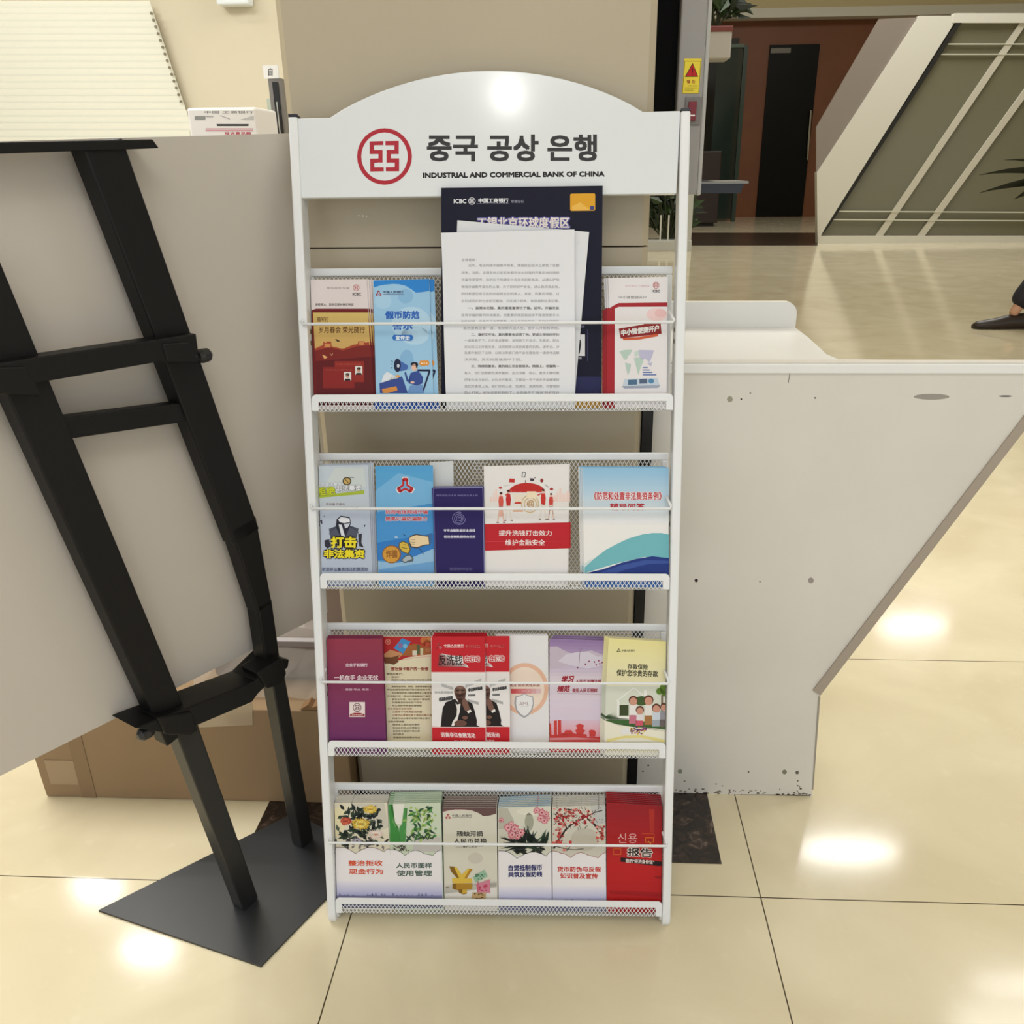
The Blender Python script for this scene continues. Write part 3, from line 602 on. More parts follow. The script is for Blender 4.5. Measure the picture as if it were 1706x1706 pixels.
# ---------------------------------------------------------------- white box with a slot, queue sign post (behind the board)
KBY = 2.35; kq0 = on_y(310, 180, KBY); kq1 = on_y(432, 228, KBY)
kb = empty('form_box', ((kq0.x + kq1.x) / 2, KBY, 0), 'white floor-standing box with a black slot and red print behind the grey board', 'box')
b = MB(); b.box((kq0.x, KBY, 0.0), (kq1.x, KBY + .16, kq0.z), mat((240, 238, 238), .35)); b.build('body', kb, bevel=.006)
b = MB(); A = Art((0, KBY - .0005, 0), (0, -1, 0), 280, 90, 220 / 1706, b)
A.text('中国 工商银行', 470, 735, 1100, 768, (96, 96, 102)); A.rect(345, 800, 480, 850, (150, 152, 152)); A.rect(480, 800, 585, 815, (180, 180, 182)); A.line([(675, 795), (800, 840)], 8, (170, 172, 174)); A.poly([(920, 850), (1105, 795), (1105, 848)], (196, 198, 198))
A.rect(485, 962, 1100, 972, (206, 120, 140)); A.rect(485, 984, 1100, 996, (214, 130, 148)); A.text('投诉意见箱', 730, 1005, 1070, 1045, (190, 66, 88), .02)
b.build('printed_notice', kb)
b = MB(); b.prism([A.at(x, y, 0) for x, y in ((625, 905), (1040, 905), (1035, 930), (635, 930))], (0, .004, 0), mat((22, 22, 24), .5)); b.build('slot', kb)
QY = 2.6; 
qs = empty('sign_post', on_y(460, 400, QY) * 1, 'slim grey and black sign post topped by a small white card left of the pillar', 'sign'); 
def qb(name, pts, th, mt, dy=0):
    b = MB(); b.prism([on_y(u, v, QY) + V((0, dy, 0)) for u, v in pts], (0, th, 0), mt); return b.build(name, qs)
qs.location = (on_y(465, 200, QY).x, QY, 0); qs['_o'] = list(qs.location)
zq = on_y(465, 130, QY).z; xq0, xq1 = on_y(446, 130, QY).x, on_y(467, 130, QY).x
b = MB(); b.box((xq0, QY, .02), (xq1, QY + .05, zq), mat((132, 128, 124), .4)); b.build('upright', qs)
b = MB(); b.box((xq0 + .012, QY - .004, .02), (xq0 + .028, QY - .0005, zq - .01), mat((24, 24, 24), .4)); b.build('rubber_strip', qs)
b = MB(); b.box((xq0 + .018, QY - .006, .05), (xq0 + .021, QY - .0045, zq - .06), mat((190, 192, 188), .3)); b.build('bright_strip', qs)
b = MB(); b.box((xq0 - .014, QY + .01, .02), (xq0 - .001, QY + .03, zq - .05), mat((198, 208, 192), .2)); b.build('glass_edge', qs)
b = MB(); b.lathe((xq0 + .02, QY + .025, 0), [(.07, 0), (.07, .012), (.03, .02)], mat((110, 108, 104), .4), 24); b.build('foot', qs)
A = Art((0, QY - .002, 0), (0, -1, 0), 280, 90, 220 / 1706); b = MB(); b.prism([A.at(x, y, 0) for x, y in ((1218, 150), (1415, 138), (1432, 312), (1240, 320))], (0, .006, 0), mat((240, 240, 238), .4)); A.mb = b; A.text('自', 1295, 180, 1350, 282, (48, 44, 44), .01); b.build('sign_card', qs)
b = MB(); b.prism([A.at(x, y, 0) + V((0, .02, 0)) for x, y in ((1200, 760), (1215, 748), (1300, 748), (1318, 1700), (1225, 1700))], (0, .02, 0), mat((158, 154, 146), .4)); b.build('grey_panel', qs)

# ================================================================ white brochure rack
RY, RL = 0.02221, 0.21994
RO = V((-0.48133, 1.23163, 0)); UX = V((math.cos(RY), math.sin(RY), 0)); N0 = V((-math.sin(RY), math.cos(RY), 0))
UP = V((0, 0, 1)) * math.cos(RL) + N0 * math.sin(RL); FW = (N0 * -math.cos(RL) + V((0, 0, 1)) * math.sin(RL))
RW = 0.681
def rp(s, t, d=0.0): return RO + UX * s + UP * t + FW * d
def rk(u, v, d=0.0):
    p = on_plane(u, v, RO + FW * d, FW) - RO; return p.dot(UX), p.dot(UP)
def rq(u, v, d=0.0): return on_plane(u, v, RO + FW * d, FW)
rack = empty('brochure_rack', rp(RW / 2, 0), 'white metal brochure rack with arched header board and four wire mesh baskets', 'rack')
b_ = None
def rbox(b, s0, s1, t0, t1, d0, d1, mt=WHITE):
    b.prism([rp(s0, t0, d0), rp(s1, t0, d0), rp(s1, t1, d0), rp(s0, t1, d0)], FW * (d1 - d0), mt)
PWD = 0.0162; PD = .042; HD = -.004
tT = rk(800, 190)[1]
for s0, side in ((0.0, 1), (RW - PWD, -1)):
    tt = rk(485, 194)[1] if s0 == 0 else rk(1140, 184)[1]
    b = MB(); pr2 = []
    for i in range(9):
        a = PI * i / 8; pr2.append((-.021 + .021 * math.cos(a), .024 - .021 * math.sin(a) * 1.1))
    pts = [rp(s0, t, d) for d, t in [(0, tt)] + pr2 + [(-PD, tt)]]
    b.prism(pts, UX * PWD, WHITE); po = b.build('post', rack, bevel=.003)
    b = MB(); rbox(b, s0 + .0005, s0 + PWD - .0005, tt, tt + .004, -.0005, -PD + .0005, mat((28, 28, 44), .4, 'dark_cap')); b.build('end_cap', po)
    b = MB()
    b.prism([rp(s0 + (PWD if side > 0 else -.004), t, d) for d, t in ((-.006, .027), (-.036, .027), (-.036, .024), (-.03, .012), (-.022, .006), (-.014, .012), (-.008, .022))], UX * .004, WHITE); b.build('foot_plate', po)
# header board
hb = rk(495, 329)[1]; hb2 = rk(1130, 322.5)[1]
pts = [rq(497, 330, HD), rq(495, 197, HD), rq(549, 196, HD)]
x0, y0, xm, ym, x1, y1 = 549, 196, 818, 118, 1071, 186
for i in range(1, 24):
    t = i / 24; u = x0 + (x1 - x0) * t
    pts.append(rq(u, y0 + (y1 - y0) * t - 73.5 * (1 - (2 * t - 1) ** 2) ** .92, HD))
pts += [rq(1071, 186, HD), rq(1134, 184.5, HD), rq(1127, 322.5, HD)]
HW = mat((228, 232, 235), 0.13, 'header_white')
b = MB(); b.prism(pts, FW * -.014, HW); hd = b.build('header_board', rack, bevel=.0015)
def RA(ox, oy, k, d=HD, mb=None): return Art(RO + FW * d, FW, ox, oy, k, mb)
A = RA(580, 200, 200 / 1706); A.emblem(517, 518, 390, (178, 44, 58)); A.mb.build('emblem', hd)
A = RA(460, 100, 700 / 1706); A.text('중국 공상 은행', 612, 302, 1303, 412, (56, 56, 58), .03); A.mb.build('title_lettering', hd)
A = RA(460, 100, 700 / 1706); A.text('INDUSTRIAL AND COMMERCIAL BANK OF CHINA', 596, 455, 1334, 478, (34, 32, 36), .075, 2, -4); A.mb.build('english_lettering', hd)

# expanded metal: diamonds between two strands
def mesh_panel(b, s0, s1, t0, t1, pos, pw=.0076, ph=.0118, wd=.0011, th=.0008, mt=WHITE):
    """pos(s,t) gives the world point; strands run diagonally, clipped to the rectangle"""
    k = ph / pw; W_, H_ = s1 - s0, t1 - t0; nrm = None
    for sg in (1, -1):
        c = -H_ / k - pw
        while c < W_ + H_ / k + pw:
            # s = c + sg*t/k  (t from 0..H)
            lo, hi = 0.0, H_; c_ = c
            if sg > 0: lo = max(lo, -c_ * k); hi = min(hi, (W_ - c_) * k)
            else: lo = max(lo, (c_ - W_) * k); hi = min(hi, c_ * k)
            if hi - lo > .001:
                p0 = pos(s0 + c_ + sg * lo / k, t0 + lo); p1 = pos(s0 + c_ + sg * hi / k, t0 + hi)
                b.bar(p0, p1, wd, th, pos(s0 + 1, t0) - pos(s0, t0), mt)
            c += pw
BK = -.064            # depth of the back panels
BAS = [  # back top-bar px (left, right), lip top, lip bottom, wire, side px of lip and of back
    dict(bt=((503, 449), (1121, 441)), lt=(658, 655), lb=(686, 682), wi=(541, 536), lx=(507, 1122), bx=(503, 1121)),
    dict(bt=((525, 757), (1114, 752)), lt=(957, 954), lb=(982, 981), wi=(849, 846), lx=(522, 1117), bx=(522, 1114)),
    dict(bt=((536, 1042), (1112, 1036)), lt=(1235, 1237), lb=(1261, 1262), wi=(1137, 1138), lx=(538, 1113), bx=(537, 1111)),
    dict(bt=((550, 1306), (1107, 1309)), lt=(1496, 1502), lb=(1521, 1527), wi=(1404, 1409), lx=(549, 1110), bx=(550, 1107))]
BT = []
for B in BAS:
    LD = -.001
    sL, _ = rk(B['lx'][0], B['lt'][0], LD); sR, _ = rk(B['lx'][1], B['lt'][1], LD); sL = max(sL, PWD + .0006); sR = min(sR, RW - PWD - .0006)
    tl_ = (rk(600, B['lt'][0], LD)[1] + rk(1000, B['lt'][1], LD)[1]) / 2; tb_ = (rk(600, B['lb'][0], LD)[1] + rk(1000, B['lb'][1], LD)[1]) / 2
    tbk = (rk(*B['bt'][0], BK)[1] + rk(*B['bt'][1], BK)[1]) / 2; tw = (rk(600, B['wi'][0], .005)[1] + rk(1000, B['wi'][1], .005)[1]) / 2
    sbL = rk(B['bx'][0], B['bt'][0][1], BK)[0]; sbR = rk(B['bx'][1], B['bt'][1][1], BK)[0]
    sbL = max(sbL, PWD + .0006 - .014); sbR = min(sbR, RW - PWD + .0134)
    BT.append(dict(lip=tl_, bot=tb_, back=tbk, wire=tw, sL=sL, sR=sR, D=LD))
    k = rack
    b = MB(); bw = .0135
    # back frame, lip frame, floor edge
    rbox(b, sbL, sbR, tbk - .0145, tbk, BK, BK - .008); rbox(b, sbL, sbL + .012, tb_, tbk - .0145, BK, BK - .008); rbox(b, sbR - .012, sbR, tb_, tbk - .0145, BK, BK - .008)
    b.build('basket_frame', k, bevel=.0025)
    bs = bpy.data.objects[[o.name for o in rack.children if o.name.startswith('basket_frame')][-1]]
    b = MB(); fr = .0135
    ch_ = .007
    b.prism([rp(sL, tb_, LD), rp(sL + .0125, tb_, LD), rp(sL + .0125, tl_ - fr, LD), rp(sR - .0125, tl_ - fr, LD), rp(sR - .0125, tb_, LD), rp(sR, tb_, LD), rp(sR, tl_ - ch_, LD), rp(sR - ch_ * .4, tl_ - ch_ * .3, LD), rp(sR - ch_, tl_, LD), rp(sL + ch_, tl_, LD), rp(sL + ch_ * .4, tl_ - ch_ * .3, LD), rp(sL, tl_ - ch_, LD)], FW * -.003, WHITE)
    b.build('lip_frame', bs, bevel=.001)
    b = MB(); mesh_panel(b, sL + .0125, sR - .0125, tb_, tl_ - fr, lambda s, t: rp(s, t, LD - .0018)); b.build('lip_mesh', bs)
    b = MB(); mesh_panel(b, sbL + .012, sbR - .012, tb_, tbk - .0145, lambda s, t: rp(s, t, BK - .004)); b.build('back_mesh', bs)
    b = MB(); mesh_panel(b, max(sL, sbL), min(sR, sbR), 0, .062, lambda s, t: rp(s, tb_ - .0012, LD - .003 - t), ph=.0118); b.build('floor_mesh', bs)
    b = MB(); w0, w1 = rk(B['lx'][0] - 6, B['wi'][0], .005)[0], rk(B['lx'][1] + 3, B['wi'][1], .005)[0]; w0 = max(w0, .006)
    b.tube([rp(w0 + .009, tw + .02, -.012), rp(w0 + .002, tw + .004, .003), rp(w0 + .004, tw, .005), rp(w1 - .004, tw, .005), rp(w1 - .002, tw + .004, .003), rp(w1 - .009, tw + .02, -.012)], .0026, WHITE, 8); b.build('retaining_wire', bs, smooth=True)
    for sx in (PWD + .0001, RW - PWD - .0001):
        for dz in (.012, .032):
            b = MB(); b.lathe(rp(sx, tw - dz, -.018), [(.0045, -.001), (.0045, .0006), (.002, .0014)], mat((150, 150, 148), .25, metal=1), 10, UX if sx < .3 else -UX); b.build('screw', bs)

# ---------------------------------------------------------------- sheets, leaflets and booklets
PAPER = mat((226, 224, 220), .55, 'paper_edge')
class Sheet:
    """A printed sheet standing in basket bi; its front lies d0 behind the rack front at the lip and leans k per metre."""
    def __init__(s, bi, quad, d0, z, k=-.07, th=.0012, body=(230, 230, 230), edge=None, bend=None, drop=True):
        T = BT[bi]; s.bi = bi; s.tt = T['bot'] + .003; d0 -= .002 if k < 0 else 0; s.k = k; s.n = (FW - UP * k).normalized(); s.p = rp(0, T['lip'], d0); s.up = (UP + FW * k).normalized()
        s.th = th; s.bend = bend; s.q = quad; s.b = MB(); s.edge = edge or PAPER; s.body = body
        s.A = Art(s.p, s.n, z[0], z[1], z[2], s.b)
        c = [on_plane(u, v, s.p, s.n) for u, v in quad]           # TL TR BR BL in photograph pixels (BL BR at the lip)
        if drop:
            tt = T['bot'] + .003
            for i, j in ((2, 1), (3, 0)):
                a = (c[i] - RO).dot(UP); b2 = (c[j] - RO).dot(UP); f = (a - tt) / (b2 - a); c[i] = c[i] - (c[j] - c[i]) * f
        s.c = c; s.polygon = None
    def base_art(s):
        if s.bend:
            n = 60
            for i in range(n):
                t0, t1 = i / n, (i + 1) / n; c = s.c
                L = lambda t: c[0].lerp(c[3], t); R_ = lambda t: c[1].lerp(c[2], t)
                for off, fl in ((0, 0), (-s.th, 1)):
                    f = [L(t0), R_(t0), R_(t1), L(t1)]; f = [x + s.n * off for x in f]; s.b.face(f if fl else f[::-1], ink(s.body))
        else:
            s.b.prism([s.c[3], s.c[2], s.c[1], s.c[0]], s.n * -s.th, ink(s.body), s.edge)
        return s.A
    def done(s, name, label, cat='leaflet', group=None):
        for i, v in enumerate(s.b.v):                      # nothing printed below the sheet's own foot
            t = (v - RO).dot(UP)
            if t < s.tt: s.b.v[i] = v = v + s.up * (s.tt - t)
            x = (v - RO).dot(UX); lo, hi = PWD + .0017, RW - PWD - .0017      # between the posts
            if not lo < x < hi: s.b.v[i] = v + UX * (max(lo, min(hi, x)) - x)
        if s.bend:
            for i, v in enumerate(s.b.v):
                h = (v - s.p).dot(s.up); s.b.v[i] = v + s.n * s.bend(h)
        o = s.b.build(name, None, org=(s.c[2] + s.c[3]) / 2)
        tag(o, label, cat, group); s.o = o
        return o
    def pile(s, n, step, lab, grp, dx=0.0, dt=0.0, jit=.0003, cat=None):
        rr = random.Random(len(lab))
        for i in range(1, n + 1):
            o = s.o.copy(); COL.objects.link(o); o.location = s.o.location - s.n * step * i + UX * (dx * i + rr.uniform(-jit, jit)) + s.up * (dt * i + rr.uniform(0, jit))
            o['label'] = lab; o['group'] = grp
        return s

# ================================================================ row one
ZA = (490, 420, 330 / 1706); ZB = (720, 300, 420 / 1706)
NAVY = (34, 36, 74)
# poster board behind the letter, leaning forward over the header
t0 = BT[0]['lip']; th_ = rk(800, 318)[1]
KP = (.0035 + .024) / (th_ - t0)
s = Sheet(0, [(735, 313), (1004, 309.5), (1001, 655), (735, 657)], -.024, ZB, KP, .0012, (11, 12, 38), mat((11, 12, 38), .5, spec=.25))
A = s.base_art()
A.text('ICBC', 146, 128, 231, 158, (235, 235, 240), .03); A.emblem(269, 142, 24, (235, 235, 240)); A.text('中国工商银行', 313, 122, 517, 155, (235, 235, 240), .025); A.text('常德分行', 534, 134, 620, 155, (170, 170, 190)); A.rect(300, 159, 520, 161, (150, 150, 175))
A.poly([(940, 92), (1098, 90), (1103, 97), (1103, 200), (1097, 207), (940, 209), (934, 202), (934, 98)], (224, 164, 44)); A.up().poly([(945, 180), (1000, 150), (1075, 205), (950, 206)], (236, 186, 84)); A.rect(1068, 175, 1096, 202, (70, 74, 130)); A.up(-1)
A.text('工银北京环球度假区', 303, 250, 931, 326, (236, 226, 220), .03, out=(92, 88, 160), ow=.09)
A.rect(900, 1045, 1034, 1190, (222, 222, 226)); A.up().poly([(985, 1085), (1005, 1080), (1008, 1110), (998, 1175), (975, 1178)], (40, 40, 44)); A.up(-1); A.text('特色主题', 905, 985, 1030, 998, (150, 150, 180)); A.text('精彩礼遇', 900, 1198, 1012, 1212, (190, 190, 205))
A.line([(1050, 1010), (1050, 1225)], 3, (70, 72, 110)); A.rect(930, 1330, 1145, 1470, (40, 42, 84)); A.rect(735, 1492, 1143, 1562, (204, 158, 70))
s.done('poster', 'tall navy poster with orange card picture standing behind the white letter sheets', 'poster')
# white sheet tilted behind the letter
s = Sheet(0, [(762, 367), (981.5, 386.5), (958, 655), (750, 655)], -.020, ZB, KP, .0005, (226, 227, 231))
A = s.base_art(); A.text('同意', 980, 420, 1000, 432, (214, 215, 220)); s.done('paper_sheet', 'blank white sheet tilted to the right between the printed letter and the navy poster', 'paper')
# letter
s = Sheet(0, [(735, 388), (957, 382.5), (958, 655), (743, 655)], -.0145, ZB, KP, .0005, (232, 233, 238), bend=lambda h: .003 * math.sin(max(-.2, min(1, h / .30)) * 2.2 * PI) + .002)
A = s.base_art()
LN = ['全县居民：', '　　近年，电信网络诈骗案件频发，使居民在经济上蒙受了巨额', '损失。当前，全国各地公安机关都在加大加强的开展反电信网络', '诈骗专项宣传，目的在于构建全社会反诈的新格局，从源头铲除', '电信诈骗案件滋生的土壤。为了您的财产安全，请认真阅读此信，', '同时希望您将见信的内容转告您的家人、亲友、同事和邻居，以', '此形成坚实的社会防范基础，切实减少损失，有效遏制此类犯罪。',
      '　　一、投资本无错，真的遭遇富贵忙了错。近年，诈骗交友', '投资诈骗的案例持续高发，但重要的原因我选择不提高就更多大', '利的时候，投资亏了总需要看，越上投资有风险，不轻信轻转账', '虽然是真过第一道，电视聊天送人生，很多人开始有转账。', '　　二、遵纪又守法，真的警察电话慌了神。更成立很快的开诈', '一道高高于下，诈的电话警察，法院第三方话术，天真呢，配合', '对法院口工作是无条，法院按照公来协商查的机构，请牢记，涉',
      '及案件触犯了法律，公检法等部门绝不会在路告任一通来电话解', '决问题，其实他是骗局中了招。', '　　三、网络很复杂，真的线上交友欲损头。网络上，老骗熟一', '有人，他们会默默的关怀着你，这交流着，伤心，更添人静时更', '把老你当方亲近，对你关怀备至，又是读一手千选天天嘘暖理财', '会优的更易上当，他们你的心底，您请在，高质免熟，可警惕的', '防止打扰，对你说是转到的了，业务稳不了"微信"的老百姓']
YS = [540, 578, 627, 675, 722, 770, 818, 866, 914, 957, 1001, 1045, 1085, 1128, 1168, 1213, 1258, 1304, 1350, 1395, 1438]
for i, (l, y) in enumerate(zip(LN, YS)):
    ind = 46 if l.startswith('　') else 0; l = l.strip('　'); x0 = 198 + (22 if i > 9 else 0) * min(1, (i - 8) / 3 if i > 8 else 0); x1 = 860 if len(l) > 24 else x0 + ind + 27.5 * len(l)
    if i == 0: x1 = 300
    A.text(l, x0 + ind, y - 10, min(x1, 862), y + 10, (124, 122, 126) if l[1:2] != '、' else (110, 108, 110), 0 if l[1:2] != '、' else .03)
s.done('letter_sheet', 'white printed letter sheet in front of the navy poster, top basket', 'letter')

# red and white veterans' leaflet, far left
DR = (112, 26, 28)
s = Sheet(0, [(511.5, 466), (611, 465), (622, 656), (518, 656)], -.012, ZA, body=(226, 216, 216)); A = s.base_art()
A.text('惠军拥军专属', 280, 302, 475, 318, (150, 130, 130)); A.emblem(535, 307, 27, (176, 46, 52)); A.text('ICBC', 504, 350, 577, 376, (56, 48, 48), .04); A.text('退役军人、其他优抚对象优待证', 182, 440, 512, 462, (70, 52, 54), .02)
A.poly([(118, 560), (128, 530), (150, 500), (190, 487), (636, 487), (672, 900), (690, 1320), (165, 1320)], DR)
A.up().grad([(162, 520), (638, 520), (655, 830), (178, 830)], (212, 186, 112), (206, 166, 100), 8)
A.up().text('随军行', 198, 560, 298, 602, (88, 44, 22), .01); A.text('岁月春会 荣光随行', 212, 640, 610, 698, (88, 44, 22), .01); A.poly([(352, 748), (372, 752), (398, 768), (372, 772)], (60, 42, 30))
A.poly([(178, 832), (250, 800), (252, 772), (262, 772), (262, 782), (282, 780), (282, 770), (318, 770), (324, 812), (420, 834), (505, 800), (548, 792), (552, 768), (605, 768), (610, 780), (646, 775), (656, 900), (183, 905)], (164, 66, 44))
A.up().poly([(180, 850), (300, 818), (420, 848), (540, 812), (655, 800), (668, 960), (186, 960)], (124, 36, 32)); A.rect(262, 788, 315, 822, (208, 140, 84)); A.rect(560, 772, 600, 800, (208, 140, 84))
A.up().poly([(186, 940), (670, 900), (688, 1320), (200, 1320)], (98, 22, 26)); A.up().poly([(242, 885), (262, 890), (290, 905), (262, 922)], (226, 170, 110)); A.poly([(305, 868), (322, 885), (338, 868), (325, 895)], (226, 190, 140))
A.rect(350, 940, 604, 1120, (150, 44, 38)); A.up().rect(248, 990, 520, 1172, (142, 38, 36)); A.text('中华人民共和国', 365, 960, 575, 972, (196, 100, 80)); A.text('退役军人优待证', 268, 1008, 500, 1022, (196, 100, 80))
for (x, y) in ((430, 1032), (527, 982)):
    A.up().rect(x, y, x + 62, y + 75, (228, 224, 220)); A.up().ell(x + 31, y + 36, 15, 18, (196, 150, 130)); A.poly([(x + 4, y + 75), (x + 12, y + 58), (x + 50, y + 58), (x + 58, y + 75)], (36, 32, 36)); A.ell(x + 31, y + 22, 17, 12, (32, 28, 28)); A.up(-2)
s.done('leaflet', 'red and gold veterans leaflet with a great wall silhouette, left end of the top basket')
s.pile(3, .0022, 'leaflet behind the red and gold veterans leaflet, showing a white right edge', 'veterans leaflets in the top basket', .0036)

# light blue counterfeit money leaflet and the copy beside it
s = Sheet(0, [(621.5, 467), (715, 464.5), (722, 656), (626.5, 656)], -.009, ZA, body=(158, 202, 234)); A = s.base_art()
A.poly([(683, 246), (1163, 232), (1165, 335), (1100, 345), (1050, 350), (1010, 320), (960, 290), (900, 276), (850, 274), (790, 280), (740, 288), (686, 305)], (44, 134, 214))
A.up().ell(960, 380, 66, 62, (140, 188, 226)); A.ell(1010, 620, 170, 150, (182, 216, 240)); A.ell(1040, 720, 120, 80, (182, 216, 240)); A.ell(970, 930, 60, 90, (136, 184, 224)); A.ell(766, 420, 74, 70, (172, 210, 238))
A.up().spades(728, 358, 26, (170, 40, 48)); A.text('中国人民银行', 765, 333, 942, 356, (52, 60, 90), .02); A.rect(765, 361, 945, 368, (110, 130, 160))
A.text('假币防范', 785, 506, 1080, 576, (38, 98, 190), .045); A.text('警示', 845, 602, 1022, 670, (38, 98, 190), .045)
A.poly([(858, 712), (1014, 712), (1028, 737), (1014, 762), (858, 762), (844, 737)], (44, 112, 196)); A.up().text('宣传册', 874, 718, 998, 757, (226, 238, 248), .03)
A.poly([(930, 1070), (980, 1215), (740, 1215), (735, 1130)], (56, 78, 150)); A.poly([(770, 1060), (800, 1030), (900, 1085), (750, 1125)], (226, 232, 240)); A.poly([(830, 1075), (900, 1055), (915, 1078), (820, 1108)], (230, 170, 90)); A.up().poly([(756, 1180), (880, 1155), (892, 1190), (810, 1215), (765, 1215)], (222, 146, 70))
A.poly([(1062, 1010), (1168, 1010), (1176, 1024), (1112, 1215), (1098, 1215), (1158, 1028), (1062, 1026)], (26, 34, 66))
A.poly([(895, 925), (978, 975), (982, 1000), (962, 1018), (895, 1028)], (70, 106, 178)); A.up().ell(890, 975, 30, 58, (28, 34, 68)); A.up().ell(897, 980, 12, 16, (200, 210, 226)); A.line([(830, 962), (848, 968)], 5, (40, 50, 90)); A.line([(838, 936), (852, 948)], 5, (40, 50, 90)); A.line([(832, 1000), (848, 992)], 5, (40, 50, 90))
A.poly([(1000, 1150), (1105, 1145), (1118, 1215), (975, 1215)], (112, 152, 204)); A.poly([(1005, 1040), (1070, 1022), (1112, 1080), (1105, 1130), (1060, 1150), (985, 1130), (990, 1080)], (54, 78, 150)); A.poly([(950, 1040), (962, 1030), (985, 1100), (1000, 1085), (1002, 1120), (970, 1115)], (54, 78, 150))
A.up().ell(1036, 992, 24, 32, (232, 190, 170)); A.ell(1036, 965, 32, 18, (30, 32, 52)); A.poly([(1050, 960), (1068, 968), (1060, 1000), (1048, 995)], (30, 32, 52)); A.ell(1020, 1122, 18, 10, (232, 190, 170))
A.poly([(1085, 935), (1155, 933), (1166, 950), (1160, 975), (1095, 982), (1076, 965)], (228, 150, 64)); A.up()
for x in (1100, 1121, 1142): A.ell(x, 958, 6, 6, (250, 240, 220), 8)
A.rect(690, 1280, 1210, 1400, (40, 92, 176))
s.done('leaflet', 'light blue leaflet with a man and megaphone, front one beside the veterans leaflet')
s.pile(1, .0032, 'copy of the blue megaphone leaflet peeping out right of the front one, beside the letter', 'blue megaphone leaflets', .0087, jit=0)

# account opening leaflet on the right
s = Sheet(0, [(1013, 463), (1112.5, 461), (1110.5, 655), (1021, 655)], -.009, ZB, body=(232, 228, 230)); A = s.base_art()
A.text('激活中小微企业 一户通便捷金融', 1305, 711, 1470, 723, (206, 160, 180)); A.emblem(1515, 712, 22, (178, 46, 54)); A.text('ICBC', 1487, 742, 1543, 760, (66, 60, 64), .04); A.text('中小微便捷开户', 1262, 783, 1448, 804, (96, 92, 92))
A.poly([(1182, 880), (1225, 850), (1262, 832), (1592, 828), (1592, 856), (1262, 858), (1236, 870), (1234, 1570), (1180, 1570)], (166, 34, 44))
A.ell(1520, 910, 70, 45, (238, 208, 208)); A.up().ell(1545, 900, 40, 28, (234, 192, 192)); A.up()
A.poly([(1263, 1005), (1430, 978), (1446, 952), (1545, 955), (1552, 1040), (1420, 1055), (1276, 1072)], (140, 34, 34)); A.up().text('中小微便捷开户', 1278, 990, 1535, 1034, (238, 236, 234), .04, 22, -10)
A.poly([(1288, 1070), (1400, 1062), (1532, 1040), (1525, 1058), (1400, 1080), (1294, 1084)], (206, 92, 54))
G1, G2 = (184, 206, 196), (190, 188, 214)
for pts, c in (([(1268, 1160), (1300, 1150), (1352, 1148), (1340, 1180), (1325, 1190), (1318, 1212), (1298, 1215), (1285, 1190)], G1), ([(1305, 1235), (1345, 1245), (1340, 1290), (1325, 1320), (1315, 1285)], G1), ([(1365, 1205), (1410, 1198), (1430, 1225), (1410, 1270), (1395, 1318), (1382, 1270)], G1), ([(1368, 1165), (1400, 1150), (1398, 1185), (1372, 1195)], (196, 214, 206)), ([(1402, 1150), (1500, 1152), (1490, 1190), (1470, 1235), (1445, 1210), (1420, 1215), (1402, 1190)], G2), ([(1455, 1240), (1490, 1235), (1480, 1262)], G2)): A.poly(pts, c)
for i, wd in enumerate((34, 48, 66, 92)): A.rect(1425, 1266 + i * 16, 1425 + wd, 1273 + i * 16, (70, 100, 170))
A.poly([(1300, 1345), (1525, 1340), (1540, 1395), (1288, 1398)], (196, 208, 222)); A.poly([(1282, 1395), (1545, 1388), (1530, 1406), (1300, 1410)], (152, 160, 182)); A.up()
A.poly([(1325, 1352), (1385, 1350), (1386, 1384), (1325, 1386)], (76, 110, 140)); A.poly([(1402, 1346), (1455, 1344), (1456, 1376), (1402, 1378)], (84, 100, 128)); A.ell(1482, 1360, 20, 17, (84, 136, 176), 12)
s.done('leaflet', 'white account-opening leaflet with red border and pale world map, right end of top basket')
s.pile(2, .0026, 'white leaflet with red border fanned out left behind the world map leaflet', 'account-opening leaflets fanned left', -.0037, jit=0)

# ================================================================ row two
ZC = (490, 730, 330 / 1706); ZD = (700, 740, 440 / 1706)
s = Sheet(1, [(517.5, 776), (613.5, 774), (620, 954), (522, 954)], -.008, ZC, body=(186, 196, 214)); A = s.base_art()
A.poly([(150, 240), (640, 235), (645, 600), (160, 610)], (196, 206, 216)); A.up()
A.poly([(350, 260), (600, 250), (620, 420), (230, 470)], (206, 214, 214)); A.up()
A.ring(455, 370, 38, 36, 10, (60, 54, 40), 18); A.ell(455, 370, 29, 27, (206, 172, 100), 16); A.line([(435, 350), (475, 392)], 6, (60, 54, 40)); A.line([(478, 345), (492, 335), (515, 342)], 5, (80, 74, 70))
A.text('防范非法集资', 195, 378, 410, 412, (226, 230, 236), .03, 6, 0, out=(150, 160, 170), ow=.05)
A.poly([(198, 495), (605, 448), (605, 480), (206, 514)], (170, 188, 60)); A.up().text('拒绝', 196, 418, 356, 492, (200, 208, 44), .04, 6, -4, out=(120, 134, 50), ow=.05); A.text('非法集资', 362, 400, 580, 452, (232, 234, 238), .035, 6, 0, out=(110, 112, 118), ow=.06)
A.text('不传播 不参与', 275, 558, 436, 580, (136, 72, 78)); A.text('远离诱惑', 376, 592, 560, 608, (60, 60, 70))
A.poly([(300, 780), (362, 758), (432, 742), (502, 760), (556, 778), (540, 850), (500, 900), (340, 900), (312, 850)], (82, 86, 104)); A.ring(430, 830, 128, 74, 5, (44, 46, 60), 24, 180, 360)
